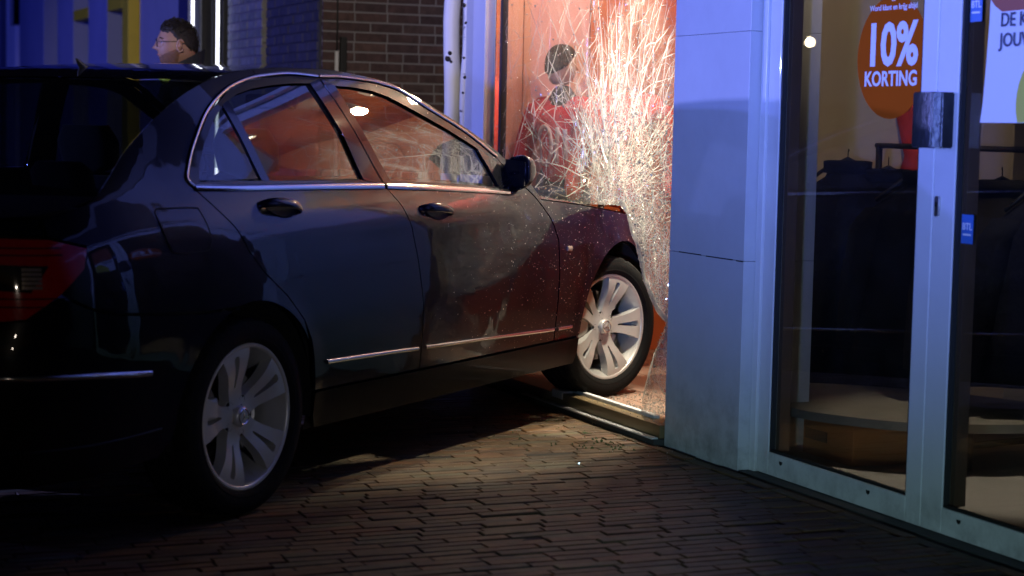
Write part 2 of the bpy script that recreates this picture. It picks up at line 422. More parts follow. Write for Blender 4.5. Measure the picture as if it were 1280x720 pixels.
def strip(name, pts, w, t, m, parent, side='R', off=0.004, seg=8):
    """moulding laid along a (u, z) line on the body side"""
    pts = catmull(pts, 8); bm = bmesh.new(); sg = -1 if side == 'R' else 1; rings = []
    for i, (u, z) in enumerate(pts):
        a, b = pts[max(0, i-1)], pts[min(len(pts)-1, i+1)]
        p = Vector(S(u, z)); n = sn(u, z, 0); tg = (Vector(S(*b))-Vector(S(*a))).normalized(); c = n.cross(tg).normalized()
        ring = []
        for k in range(seg):
            an = 2*math.pi*k/seg
            q = p+n*(off+math.cos(an)*t)+c*math.sin(an)*w
            ring.append(bm.verts.new(crush((q.x, q.y*sg, q.z))))
        rings.append(ring)
    for i in range(len(rings)-1):
        for k in range(seg): bm.faces.new((rings[i][k], rings[i][(k+1) % seg], rings[i+1][(k+1) % seg], rings[i+1][k]))
    bm.faces.new(rings[0]); bm.faces.new(rings[-1][::-1])
    return bm_obj(name, bm, m, parent, True, 60)
def arc(cx, cz, r, a0, a1, n=22): return [(cx+r*math.cos(R(a0+(a1-a0)*i/n)), cz+r*math.sin(R(a0+(a1-a0)*i/n))) for i in range(n+1)]
def rail_pt(u):
    p = S(u, RAIL(u)); return p
BX = pch([-.62,.12,.6,1.25,2.02],[-.13,-.07,0,.09,.25]); CR = pch([-.62,-.2,.12,.6,1.25,1.6,2.02],[.0,.008,.010,.014,.018,.018,.0])
def top_grid(name, u0, u1, m, parent, nu=16, nt=22, dz=0.0, thick=.0):
    V, F = [], []
    for i in range(nu+1):
        u = u0+(u1-u0)*i/nu; x, y, z = rail_pt(u); y -= .004
        for j in range(nt+1):
            t = -1+2*j/nt; q = 1-abs(t)**2.3
            V.append((x+BX(u)*(1-t*t), -t*y, z+CR(u)*q+dz))
    for i in range(nu):
        for j in range(nt):
            a = i*(nt+1)+j; F.append((a, a+1, a+nt+2, a+nt+1))
    o = mesh_obj(name, V, F, m, parent, True)
    # outward normals
    if o.data.polygons[0].normal.z < 0: o.data.flip_normals()
    return o

CX, CY, HEAD, CP = -2.4705, -.1626, R(90-50.9), R(1.23)
car_rot = Matrix.Rotation(HEAD, 4, 'Z') @ Matrix.Rotation(-CP, 4, 'Y')
car = empty('saloon_car')
car.matrix_world = Matrix.Translation((CX, CY, .315)) @ car_rot @ Matrix.Translation((0,0,-.315))
tag(car, 'dark blue saloon car driven nose first through the shattered shop window', 'car')
PA = M['paint']
RA = arc(0, .32, .365, 0, 180); FA = arc(2.775, .325, .37, 0, 180)
gapB = [(1.066,.335),(1.062,.40),(1.05,.56),(1.011,.756),(.99,.86),(.966,.94),(.918,1.014),(.86,1.19),(.796,1.388)]
rseam = [(-.163,1.048),(-.106,.992),(-.045,.921),(.004,.839),(.069,.771),(.181,.689),(.274,.599),(.322,.527),(.345,.46),(.36,.40),(.368,.35)]
fseam = [(2.174,.315),(2.168,.40),(2.162,.517),(2.154,.741),(2.12,.80),(2.056,.865),(2.0,.925),(1.93,.985),(1.885,1.03),(1.835,1.085)]
dlo_r = [(.796,1.392),(.632,1.40),(.5,1.394),(.363,1.38),(.214,1.344),(.061,1.275),(-.065,1.175),(-.14,1.10),(-.166,1.072)]
dlo_f = [(1.835,1.085),(1.659,1.185),(1.433,1.285),(1.33,1.335),(1.27,1.356),(1.16,1.375),(1.059,1.384),(.93,1.392),(.80,1.392)]
rhole = [(-.118,1.062),(-.085,1.11),(-.02,1.178),(.07,1.25),(.162,1.303),(.26,1.334),(.36,1.352),(.49,1.365),(.60,1.371),(.739,1.373),(.775,1.20),(.80,1.036),(.467,1.046),(.07,1.058)]
fhole = [(.855,1.366),(.98,1.361),(1.106,1.348),(1.2,1.327),(1.299,1.290),(1.5,1.213),(1.70,1.128),(1.735,1.05),(1.745,.975),(1.35,1.003),(.955,1.03),(.90,1.2)]
strip_l = [(.40,.442),(.8,.427),(1.034,.416),(1.6,.39),(2.168,.364)]
for side in 'RL':
    v = {'sides': side}
    rd = panel('rear_door', rseam + gapB + dlo_r, PA, car, holes=[rhole], **v)
    fd = panel('front_door', gapB[::-1] + [(1.066,.335)][:0] + fseam + dlo_f, PA, car, holes=[fhole], **v)
    # glass, held in black seals
    quarter = [(-.112,1.066),(-.08,1.11),(-.015,1.178),(.075,1.25),(.158,1.297),(.166,1.30),(.215,1.06)]
    rgl = [(.20,1.312),(.26,1.331),(.36,1.349),(.49,1.362),(.735,1.37),(.77,1.20),(.795,1.04),(.467,1.048),(.245,1.053)]
    panel('quarter_glass', quarter, M['carglass'], rd, off=-.009, gap=0, flange=0, refl_turn=R(4.5), **v)
    panel('window_glass', rgl, M['carglass'], rd, off=-.009, gap=0, flange=0, refl_turn=R(4.5), **v)
    panel('window_divider', [(.156,1.302),(.198,1.318),(.252,1.05),(.208,1.056)], M['blackgloss'], rd, off=-.004, gap=0, flange=.01, **v)
    panel('window_glass', fhole, M['carglass'], fd, off=-.009, gap=-.003, flange=0, refl_turn=R(4), **v)
    panel('pillar_cover', [(.72,1.374),(.79,1.388),(.855,1.20),(.912,1.02),(.80,1.034),(.776,1.20)], M['blackgloss'], rd, off=.0015, gap=0, flange=.008, **v)
    panel('pillar_cover', [(.802,1.388),(.87,1.367),(.915,1.20),(.972,1.028),(.924,1.018),(.866,1.19)], M['blackgloss'], fd, off=.0015, gap=0, flange=.008, **v)
    panel('mirror_sail', [(1.70,1.128),(1.79,1.086),(1.85,1.045),(1.885,.985),(1.745,.97),(1.735,1.05)], M['blackgloss'], fd, off=.002, gap=0, flange=.008, **v)
    strip('belt_trim', [(-.155,1.046),(.07,1.037),(.467,1.025),(.905,1.010)], .0115, .004, M['chrome'], rd, side)
    strip('belt_trim', [(.925,1.009),(1.346,.983),(1.6,.966),(1.80,.953)], .0115, .004, M['chrome'], fd, side)
    strip('window_trim', [(-.155,1.05),(-.172,1.072),(-.145,1.105),(-.071,1.178),(.056,1.28),(.209,1.349),(.363,1.386),(.5,1.40),(.632,1.406),(.79,1.398)], .006, .003, M['chrome'], rd, side)
    strip('window_trim', [(.80,1.398),(.93,1.398),(1.059,1.390),(1.16,1.381),(1.27,1.362),(1.33,1.341),(1.433,1.291),(1.659,1.191),(1.835,1.091)], .006, .003, M['chrome'], fd, side)
    strip('rubbing_strip', [(.43,.441),(.8,.427),(1.03,.416)], .0075, .006, M['chrome'], rd, side)
    strip('rubbing_strip', [(1.085,.415),(1.6,.392),(2.15,.366)], .0075, .006, M['chrome'], fd, side)
    # outside handles: a bowl and an arched grip
    for dr, hu, hz in ((rd, .232, .962), (fd, 1.19, .905)):
        sg = -1 if side == 'R' else 1
        n = sn(hu, hz, 0); p = Vector(S(hu, hz)); tu = (Vector(S(hu+.05, hz-.006))-Vector(S(hu-.05, hz+.006))).normalized(); c = n.cross(tu).normalized()
        if c.z < 0: c = -c
        bm = bmesh.new(); ring = []
        for k in range(20):
            a = 2*math.pi*k/20; ring.append((math.cos(a)*.075, math.sin(a)*.030))
        ra = [bm.verts.new((q.x, q.y*sg, q.z)) for q in (p+n*.002+tu*x_+c*y_ for x_, y_ in ring)]
        rb = [bm.verts.new((q.x, q.y*sg, q.z)) for q in (p+n*.0015+tu*x_*.9+c*y_*.85 for x_, y_ in ring)]
        bm.faces.new(rb)
        for k in range(20): bm.faces.new((ra[k], ra[(k+1) % 20], rb[(k+1) % 20], rb[k]))
        bowl = bm_obj('handle_bowl', bm, M['liner'], dr, True)
        bm = bmesh.new(); rings = []
        for i in range(15):
            t = -1+2*i/14; lift = .034*(1-abs(t)**3.2); wd = .0155*(1-.35*abs(t)**4)+.003*(1-t*t)
            cc = p+tu*t*.112+n*(lift-.004)+c*.006
            ring = []
            for k in range(10):
                a = 2*math.pi*k/10; q = cc+c*math.cos(a)*wd+n*math.sin(a)*.0095; ring.append(bm.verts.new((q.x, q.y*sg, q.z)))
            rings.append(ring)
        for i in range(14):
            for k in range(10): bm.faces.new((rings[i][k], rings[i][(k+1) % 10], rings[i+1][(k+1) % 10], rings[i+1][k]))
        bm.faces.new(rings[0]); bm.faces.new(rings[-1])
        bm_obj('handle', bm, PA, dr, True)
    # wing mirror
    sg = -1 if side == 'R' else 1
    bm = bmesh.new(); nu, nv = 16, 12; vs = []
    for i in range(nu+1):
        th = math.pi*i/nu
        for j in range(nv):
            ph = 2*math.pi*j/nv
            sx = abs(math.cos(th))**.75*math.copysign(1, math.cos(th)); rr = math.sin(th)**.6
            cx_, cz_ = math.cos(ph), math.sin(ph)
            fx = (.085 if cx_ > 0 else .03)
            vs.append(bm.verts.new((1.885+cx_*rr*fx, sg*(.826+sx*.062), 1.026+.010*sx+cz_*rr*.070)))
    for i in range(nu):
        for j in range(nv):
            q = (vs[i*nv+j], vs[i*nv+(j+1) % nv], vs[(i+1)*nv+(j+1) % nv], vs[(i+1)*nv+j])
            bm.faces.new(q)
    bmesh.ops.remove_doubles(bm, verts=bm.verts, dist=1e-5)
    mir = bm_obj('wing_mirror', bm, PA, car, True)
    bm = bmesh.new(); add_prism(bm, [(-.058,-.052),(.052,-.052),(.056,.044),(-.046,.054)], lambda a, b: (1.856, sg*(.826+a*.86), 1.028+b), lambda a, b: (1.864, sg*(.826+a*.86), 1.028+b)); bm_obj('mirror_glass', bm, M['blackgloss'], mir)
    bm = bmesh.new(); add_box(bm, 1.83, 1.90, *(sorted((sg*.755, sg*.80))), .955, .985, .008); bm_obj('mirror_foot', bm, M['blk'], mir)
    # rear quarter, roof rail, wing, sill
    quarterp = ([(-.09,.674)] + arc(0,.32,.365,104,36,16)[1:] + [(.305,.527)] + [(a-.001,b) for a, b in rseam[:7][::-1]] + dlo_r[::-1][1:5] + [(.36,1.387),(.42,1.392)] +
        [(.42,RAIL(.42))] + [(u_, RAIL(u_)) for u_ in (.3,.2,.1,0,-.1,-.2,-.3,-.4,-.5,-.58)] + [(-.66,1.018),(-.75,ZDECK(-.75)),(-.84,.985),(-.835,.932),(-.714,.903),(-.72,.87),(-.816,.775),(-.718,.728),(-.642,.708),(-.452,.690),(-.281,.678)])
    rq = panel('rear_quarter_panel', quarterp, PA, car, **v)
    if side == 'R':
        fl = [(-.37,.992),(-.205,.987),(-.183,.975),(-.180,.90),(-.196,.868),(-.22,.858),(-.35,.860),(-.372,.868),(-.386,.90),(-.39,.975)]
        panel('fuel_flap', fl, PA, rq, off=.0022, gap=.003, flange=.0, sides='R', step=.03)
        strip('fuel_flap_seam', fl+[fl[0]], .0028, .0012, M['liner'], rq, side, off=.001)
    panel('roof_rail', [(.42,1.394),(.5,1.397),(.632,1.404),(.80,1.396)]+dlo_f[::-1][1:]+[(1.885,1.034),(1.95,.99),(2.02,.985)]+[(u_, RAIL(u_)) for u_ in (1.96,1.86,1.77,1.67,1.55,1.44,1.35,1.27,1.16,1.06,.95,.85,.72,.6,.5,.42)], PA, car, gap=.0015, **v)
    fender = [(2.178,.315),(2.172,.40),(2.166,.517),(2.158,.741),(2.124,.80),(2.060,.865),(2.004,.925),(1.94,.985),(2.02,.98)]+[(u_, ZHOOD(u_)) for u_ in (2.05,2.2,2.349,2.6,2.84,3.0,3.2)]+[(3.28,.735),(3.22,.64),(3.16,.56),(3.145,.45),(3.145,.33)]+FA[1:-1]+[(2.405,.325),(2.40,.312)]
    panel('front_wing', fender, PA, car, **v)
    strip('side_repeater', [(2.235,.70),(2.275,.697)], .011, .004, M['clear_lens'], car, side, off=.002)
    strip('rubbing_strip', [(2.19,.364),(2.32,.361)], .0075, .006, M['chrome'], car, side)
    panel('sill', [(.368,.345),(.72,.338),(1.066,.33),(1.6,.32),(2.174,.31),(2.40,.306),(2.405,.235),(2.39,.19),(.40,.215),(.372,.26)], M['sillpaint'], car, off=.003, **v)
    # dark inner shell so that no light leaks through the panel gaps
    panel('inner_shell', [(.38,.21),(.373,.32)]+arc(0,.32,.375,5,100,12)+[(-.09,.69),(-.5,.70),(-.8,.78),(-.83,.97),(-.6,1.02),(-.2,1.0),(.4,1.0),(.95,.985),(1.8,.93),(2.02,.90),(2.5,.84),(3.1,.75),(3.14,.45)]+arc(2.775,.325,.38,20,180,14)+[(2.38,.2)], M['liner'], car, off=-.03, gap=0, flange=0, step=.12, **v)
    # lights and front
    tl = panel('tail_light', [(-.714,.899),(-.834,.928),(-.989,.935),(-1.15,.932),(-1.28,.925),(-1.29,.76),(-1.1,.705),(-.98,.702),(-.914,.708),(-.816,.771),(-.735,.84)], M['red_lens'], car, off=.004, gap=.002, **v)
    panel('smoked_window', [(-.845,.855),(-1.02,.862),(-1.24,.862),(-1.24,.80),(-1.0,.79),(-.90,.782)], M['dark_lens'], tl, off=.0055, gap=0, flange=.0, **v)
    for zz in (.905,.885,.765,.742): panel('lens_rib', [(-.80,zz),(-.99,zz+.004),(-1.2,zz+.004),(-1.2,zz+.0005),(-.99,zz+.0005),(-.80,zz-.0035)], M['dark_lens'], tl, off=.0062, gap=0, flange=.0, step=.05, **v)
    for k in range(5): panel('reversing_lens', [(-.868+.0,.850-.0125*k),(-.925,.852-.0125*k),(-.925,.843-.0125*k),(-.868,.841-.0125*k)], M['clear_lens'], tl, off=.0075, gap=0, flange=.0, step=.03, **v)
    panel('headlight', [(3.28,.73),(3.22,.645),(3.30,.60),(3.62,.60),(3.72,.66),(3.66,.70)], M['clear_lens'], car, off=.0, **v)
both = {'sides': 'RL'}
rb = panel('rear_bumper', [(-.09,.670),(-.281,.674),(-.452,.686),(-.642,.704),(-.718,.724),(-.816,.768),(-.914,.704),(-1.1,.70),(-1.3,.69),(-1.709,.69),(-1.709,.25),(-1.2,.22),(-.7,.23),(-.42,.25),(-.37,.30)]+arc(0,.32,.365,178,104,16), PA, car, off=.002, **both)
for side in 'RL':
    strip('bumper_trim', [(-.49,.517),(-.594,.525),(-.757,.538),(-.957,.546),(-1.2,.55),(-1.7,.55)], .009, .006, M['chrome'], rb, side)
    strip('lower_seam', [(-.42,.34),(-.7,.33),(-1.0,.335),(-1.3,.36),(-1.7,.37)], .004, .003, M['blk'], rb, side, off=.002)
tl_ = panel('trunk_lid', [(-.85,.982),(-.99,.980),(-1.2,.978),(-1.709,.974),(-1.709,.70),(-1.3,.70),(-1.295,.93),(-1.15,.938),(-.989,.941),(-.845,.935)], PA, car, **both)
panel('inner_shell', [(-.09,.66),(-.83,.74),(-.85,.97),(-1.709,.965),(-1.709,.26),(-.4,.26)]+arc(0,.32,.375,178,110,12), M['liner'], car, off=-.03, gap=0, flange=0, step=.15, **both)
panel('front_bumper', [(3.15,.33),(3.15,.45),(3.165,.56),(3.22,.63),(3.30,.59),(3.62,.59),(3.74,.62),(4.162,.60),(4.162,.2),(3.6,.19),(3.16,.22)], PA, car, **both)
panel('radiator_grille', [(3.75,.635),(3.72,.70),(4.162,.72),(4.162,.61)], M['blk'], car, off=-.01, **both)
# boot deck
V, F = [], []; nt = 14; us = [-.56-(1.709-.56)*i/22 for i in range(23)]
for u in us:
    x, y, z = S(u, ZDECK(u))
    for j in range(nt+1):
        t = -1+2*j/nt; V.append((x-(0 if u < -.9 else .0)*(1-t*t), -t*max(y-.002, .0), z+.026*(1-abs(t)**2.5)*sstep(-1.7,-1.2,u)+.004))
for i in range(22):
    for j in range(nt):
        a = i*(nt+1)+j; F.append((a, a+nt+1, a+nt+2, a+1))
o = mesh_obj('deck', V, F, PA, tl_, True)
# bonnet
V, F = [], []; us = [2.02+1.62*i/26 for i in range(27)]; nt = 24
HB = pch([2.0,2.5,3.2,3.7],[.19,.06,.03,.09]); HC = pch([2.0,2.5,3.2,3.7],[.055,.045,.035,.015])
for u in us:
    x, y, z = S(u, ZHOOD(u))
    for j in range(nt+1):
        t = -1+2*j/nt; yy = -t*(y-.003)
        zz = z+.003+HC(u)*(1-abs(t)**2.6)+.006*math.exp(-((abs(t)-.62)/.12)**2)*(1-abs(t))
        V.append(crush((x+HB(u)*(1-t*t), yy, zz)))
for i in range(26):
    for j in range(nt):
        a = i*(nt+1)+j; F.append((a, a+1, a+nt+2, a+nt+1))
bon = mesh_obj('bonnet', V, F, M['bonnet'], car, True)
if bon.data.polygons[0].normal.z < 0: bon.data.flip_normals()
roof = top_grid('roof', .12, 1.25, PA, car, 18)
top_grid('rear_window', .115, -.60, M['rearglass'], car, 14, dz=-.004)
top_grid('windscreen', 1.255, 2.0, M['carglass'], car, 14, dz=-.004)
# roof antenna fin
bm = bmesh.new()
prof = [(0,-.01,.018),(.012,.008,.013),(.026,.025,.008),(.036,.040,.005),(.041,.048,.003)]
rings = []
for dx, dz, w in prof:
    x0 = .24-dx*1.0; L_ = .08*(1-max(0,dz)/.056)**1.0
    rings.append([bm.verts.new((x0+L_*a-.0*dz, w*b, 1.400+dz)) for a, b in ((0,-.4),(.35,-1),(.8,-.7),(1,0),(.8,.7),(.35,1),(0,.4))])
for i in range(len(rings)-1):
    for k in range(7): bm.faces.new((rings[i][k], rings[i][(k+1) % 7], rings[i+1][(k+1) % 7], rings[i+1][k]))
bm.faces.new(rings[-1])
ant = bm_obj('antenna_fin', bm, M['blk'], roof, True)
# wheels
def rim_mesh():
    bm = bmesh.new()
    # barrel and lip; outward is -y (right side of the car)
    add_lathe(bm, [(.212,.12),(.205,.06),(.196,.02),(.200,-.04),(.214,-.072),(.219,-.086),(.2215,-.093),(.2265,-.097),(.2335,-.097),(.2375,-.092),(.2375,-.082),(.231,-.075),(.222,-.03),(.222,.12)], 72, 'Y', closed=True)
    return bm
def dish(r):  # depth of the spoke face by radius (y, negative is outwards)
    return -.066-.026*sstep(.03,.215,r)+.010*math.exp(-((r-.085)/.05)**2)
def spoke_obj(parent, a0):
    outer = [(-.036,.036),(-.0335,.055),(-.034,.080),(-.040,.115),(-.053,.160),(-.068,.198),(-.073,.2145),(-.035,.2235),(0,.2262),(.035,.2235),(.073,.2145),(.068,.198),(.053,.160),(.040,.115),(.034,.080),(.0335,.055),(.036,.036),(0,.028)]
    slot = [(-.0035,.098),(-.0075,.14),(-.0135,.19),(-.012,.2),(0,.204),(.012,.2),(.0135,.19),(.0075,.14),(.0035,.098),(0,.094)]
    P, T, loops = triangulate(outer, [slot], .016, .010)
    V, F = [], []
    ca, sa = math.cos(a0), math.sin(a0)
    def put(x, y, dep):
        r = math.hypot(x, y); V.append((x*ca+y*sa, dish(r)+dep, -x*sa+y*ca))
    for x, y in P:
        put(x, y, 0)
    for t in T:
        a, b, c = (Vector(V[i]) for i in t)
        F.append(t if (b-a).cross(c-a).y < 0 else t[::-1])
    for li, lp in enumerate(loops):
        b0 = len(V); n = len(lp)
        for x, y in lp: put(x, y, 0); put(x*.985, y, .040)
        for i in range(n):
            j = (i+1) % n; F.append((b0+2*i, b0+2*j, b0+2*j+1, b0+2*i+1))
    bm = bmesh.new(); me = bpy.data.meshes.new('t'); me.from_pydata(V, [], F); bm.from_mesh(me); bpy.data.meshes.remove(me)
    bmesh.ops.remove_doubles(bm, verts=bm.verts, dist=1e-5)
    return bm_obj('spoke', bm, M['silver'], parent, True, 40)
def make_wheel(parent, loc, steer, roll, right):
    w = empty('wheel', loc, 0, parent); w.rotation_euler = (0, 0, steer + (0 if right else math.pi))
    bm = bmesh.new()
    prof = [(.236,.085),(.240,.098),(.262,.108),(.288,.108),(.306,.098),(.3155,.080)]
    for a in (.065,.03,-.005,-.04): prof += [(.317,a+.012),(.317,a+.002),(.310,a),(.310,a-.007),(.317,a-.009)]
    prof += [(.3155,-.080),(.306,-.098),(.295,-.1045),(.2945,-.1035),(.288,-.108),(.262,-.108),(.258,-.1065),(.254,-.1075),(.244,-.103),(.237,-.096),(.228,-.08)]
    rings = add_lathe(bm, prof, 96, 'Y')
    # cross grooves in the shoulders
    for ring in rings:
        for k, v in enumerate(ring):
            r = math.hypot(v.co.x, v.co.z)
            if r > .312 and k % 3 == 0:
                f = (r-.006)/r; v.co.x *= f; v.co.z *= f
    bm_obj('tyre', bm, M['tyre'], w, True, 35)
    rim = bm_obj('rim', rim_mesh(), M['silver'], w, True, 40)
    for k in range(5): spoke_obj(w, roll+k*2*math.pi/5)
    bm = bmesh.new(); add_lathe(bm, [(.0001,-.055),(.062,-.055),(.070,-.052),(.070,-.02),(.0001,-.02)], 40, 'Y')
    hub = bm_obj('hub', bm, M['silver'], w, True, 40)
    for k in range(5):
        a = roll+math.pi/5+k*2*math.pi/5; c = (math.sin(a)*.056, -.057, math.cos(a)*.056)
        bm = bmesh.new(); add_lathe(bm, [(.0001,-.002),(.011,-.002),(.013,-.004),(.013,.004)], 16, 'Y', center=c); bm_obj('bolt_hole', bm, M['liner'], hub, True)
    bm = bmesh.new(); add_lathe(bm, [(.0001,-.083),(.020,-.082),(.030,-.079),(.0335,-.074),(.0335,-.05)], 32, 'Y'); cap = bm_obj('hub_cap', bm, M['silver'], w, True, 40)
    bm = bmesh.new(); add_lathe(bm, [(.0225,-.083),(.0245,-.0845),(.0265,-.083),(.0265,-.080),(.0225,-.080)], 32, 'Y', closed=True)
    for k in range(3):
        a = roll+k*2*math.pi/3
        pts = [(math.sin(a)*.0235, math.cos(a)*.0235), (math.sin(a+.5)*.005, math.cos(a+.5)*.005), (0,0), (math.sin(a-.5)*.005, math.cos(a-.5)*.005)]
        add_prism(bm, pts, lambda x, z: (x,-.0855,z), lambda x, z: (x,-.081,z))
    bm_obj('emblem', bm, M['chrome'], w)
    bm = bmesh.new(); add_lathe(bm, [(.0001,-.012),(.155,-.012),(.158,-.008),(.158,.008),(.155,.012),(.0001,.012)], 48, 'Y'); bm_obj('brake_disc', bm, M['chrome'], w, True, 40)
    bm = bmesh.new(); add_box(bm, -.15,-.08,-.045,.03,-.05,.07,.012); bm_obj('brake_caliper', bm, M['silver'], w)
    bm = bmesh.new(); add_lathe(bm, [(.215,.10),(.0001,.10)], 40, 'Y'); bm_obj('wheel_back', bm, M['liner'], w)
    return w
make_wheel(car, (0,-.762,.315), 0, R(-14), True)
make_wheel(car, (0,.762,.315), 0, .5, False)
make_wheel(car, (2.76,-.757,.315), R(-16), R(18), True)
make_wheel(car, (2.76,.757,.262), R(-16), 1.0, False)
# arch liners and floor pan
for cx in (0, 2.775):
    for sg in (-1, 1):
        bm = bmesh.new(); rr = []
        for i in range(17):
            a = math.pi*(-.05+1.1*i/16); rr.append([bm.verts.new((cx+math.cos(a)*.376, sg*yy, .32+math.sin(a)*.376)) for yy in (.848,.62,.50)])
        for i in range(16):
            for k in range(2): bm.faces.new((rr[i][k], rr[i+1][k], rr[i+1][k+1], rr[i][k+1]))
        bm.faces.new([r_[2] for r_ in rr]); bm_obj('arch_liner', bm, M['liner'], car)
box('floor_pan', (-.80,3.1,-.62,.62,.235,.30), M['liner'], car, .02)
box('cowl', (1.95,2.35,-.70,.70,.60,.90), M['liner'], car, .02)
# cabin
def loft(name, secs, m, parent, seg=20, power=.55):
    """superellipse sections: (cx, cy, cz, half depth x, half width y, tilt of normal)"""
    bm = bmesh.new(); rings = []
    for cx, cy_, cz, hx, hy in secs:
        rings.append([bm.verts.new((cx+hx*abs(math.cos(a))**power*math.copysign(1, math.cos(a)), cy_+hy*abs(math.sin(a))**power*math.copysign(1, math.sin(a)), cz)) for a in (2*math.pi*k/seg for k in range(seg))])
    for i in range(len(rings)-1):
        for k in range(seg): bm.faces.new((rings[i][k], rings[i][(k+1) % seg], rings[i+1][(k+1) % seg], rings[i+1][k]))
    bm.faces.new(rings[0][::-1]); bm.faces.new(rings[-1]); return bm_obj(name, bm, m, parent, True, 60)
for yy in (-.36, .36):
    st = loft('front_seat', [(1.10,yy,.38,.26,.24),(1.10,yy,.50,.28,.26),(1.08,yy,.53,.25,.24)], M['seat'], car)
    loft('seat_back', [(.84,yy,.50,.08,.24),(.80,yy,.70,.075,.25),(.74,yy,.92,.065,.23),(.71,yy,1.02,.04,.17)], M['seat'], st)
    loft('headrest', [(.71,yy,1.03,.03,.03),(.70,yy,1.06,.045,.12),(.68,yy,1.15,.05,.13),(.67,yy,1.21,.03,.10)], M['seat'], st)
    loft('headrest', [(-.26,yy,.98,.03,.03),(-.27,yy,1.01,.045,.11),(-.29,yy,1.09,.045,.11),(-.30,yy,1.12,.03,.08)], M['seat'], car)
loft('rear_seat', [(.15,0,.36,.30,.66),(.13,0,.50,.30,.66),(.10,0,.54,.26,.62)], M['seat'], car)
loft('rear_seat_back', [(-.10,0,.50,.09,.66),(-.20,0,.80,.08,.64),(-.26,0,.97,.06,.60)], M['seat'], car)
box('parcel_shelf', (-.70,-.26,-.60,.60,.955,.975), M['dash'], car, .01)
loft('dashboard', [(1.86,0,.62,.22,.70),(1.84,0,.85,.24,.70),(1.92,0,.95,.18,.66),(1.98,0,.97,.10,.60)], M['dash'], car)
bm = bmesh.new(); ring = []
ax = Matrix.Translation((1.50,.36,.93)) @ Matrix.Rotation(R(-24), 4, 'Y')
for i in range(36):
    a = 2*math.pi*i/36; ring.append(ax @ Vector((0, math.cos(a)*.185, math.sin(a)*.185)))
add_tube(bm, ring+[ring[0]], .0155, 8, cap=False)
for a in (R(10), R(170), R(270)): add_tube(bm, [ax @ Vector((.01,0,0)), ax @ Vector((0, math.cos(a)*.185, math.sin(a)*.185))], [.03,.014], 8)
add_tube(bm, [ax @ Vector((-.02,0,0)), ax @ Vector((.30,0,-.02))], [.07,.05], 12)
bm_obj('steering_wheel', bm, M['dash'], car, True)
bm = bmesh.new(); add_box(bm, 1.34,1.37,-.12,.12,1.27,1.33,.012); bm_obj('interior_mirror', bm, M['blackgloss'], car)

# ------------------------------------------------------------------ street and pavement
def rand_brick_mat(name, cols, rough, island, bump=(60,.35,.004), dirt=.5, wet=None):
    m = mat(name, cols[0], rough, bump=bump, noise=(9,.2)); nt = m.node_tree; N = nt.nodes; L = nt.links; p = N['Principled BSDF']
    if island: g = N.new('ShaderNodeNewGeometry'); src = g.outputs['Random Per Island']
    else: g = N.new('ShaderNodeObjectInfo'); src = g.outputs['Random']
    cr = N.new('ShaderNodeValToRGB'); cr.color_ramp.interpolation = 'LINEAR'
    while len(cr.color_ramp.elements) < len(cols): cr.color_ramp.elements.new(.5)
    for i, c in enumerate(cols):
        cr.color_ramp.elements[i].position = i/(len(cols)-1); cr.color_ramp.elements[i].color = (*c, 1)
    L.new(src, cr.inputs['Fac'])
    tc = N.new('ShaderNodeTexCoord'); ge = N.new('ShaderNodeNewGeometry')
    nz = N.new('ShaderNodeTexNoise'); nz.inputs['Scale'].default_value = 14; nz.inputs['Detail'].default_value = 8; nz.inputs['Roughness'].default_value = .7
    L.new(ge.outputs['Position'], nz.inputs['Vector'])
    mr = N.new('ShaderNodeMapRange'); mr.inputs['From Min'].default_value = .3; mr.inputs['From Max'].default_value = .7; mr.inputs['To Min'].default_value = 1-dirt; mr.inputs['To Max'].default_value = 1.15
    L.new(nz.outputs['Fac'], mr.inputs['Value'])
    mx = N.new('ShaderNodeMix'); mx.data_type = 'RGBA'; mx.blend_type = 'MULTIPLY'; mx.inputs['Factor'].default_value = 1
    L.new(cr.outputs['Color'], mx.inputs['A']); L.new(mr.outputs['Result'], mx.inputs['B']); L.new(mx.outputs['Result'], p.inputs['Base Color'])
    return m
PC = [(0.105, 0.052, 0.019), (0.165, 0.09, 0.031), (0.075, 0.044, 0.019), (0.15, 0.095, 0.037), (0.18, 0.076, 0.024), (0.095, 0.065, 0.029), (0.13, 0.104, 0.048)]
M['paver'] = rand_brick_mat('clay_paver', PC, .62, False, bump=(45,.5,.004))
M['paver_i'] = rand_brick_mat('clay_pavers', PC, .62, True, bump=(45,.5,.004))
M['sand'] = mat('joint_sand', (.05,.042,.032), .95, bump=(80,.6), noise=(20,.4))
M['asphalt'] = mat('asphalt', (.045,.045,.047), .85, bump=(120,.6,.01), noise=(30,.3))
g = mesh_obj('ground', [(-90,-60,-.05),(90,-60,-.05),(90,120,-.05),(-90,120,-.05)], [(0,1,2,3)], M['asphalt']); tag(g, kind='structure')
pav = mesh_obj('pavement', [(-9,-7.5,-.006),(.02,-7.5,-.006),(.02,22,-.006),(-9,22,-.006)], [(0,1,2,3)], M['sand']); tag(pav, kind='structure')
def brick_mesh(name, lx, ly, lz, ch, m):
    """brick with a chamfered upper face, centred in plan, top at z = 0"""
    a, b = lx/2, ly/2
    v = [(-a,-b,-lz),(a,-b,-lz),(a,b,-lz),(-a,b,-lz),(-a,-b,-ch),(a,-b,-ch),(a,b,-ch),(-a,b,-ch),(-a+ch,-b+ch,0),(a-ch,-b+ch,0),(a-ch,b-ch,0),(-a+ch,b-ch,0)]
    f = []
    for lo in (0, 4):
        for i in range(4): f.append((lo+i, lo+(i+1) % 4, lo+4+(i+1) % 4, lo+4+i))
    f.append((8,9,10,11))
    me = bpy.data.meshes.new(name); me.from_pydata(v, [], f); me.update(); me.materials.append(m); return me
PX, PY = .206, .0525
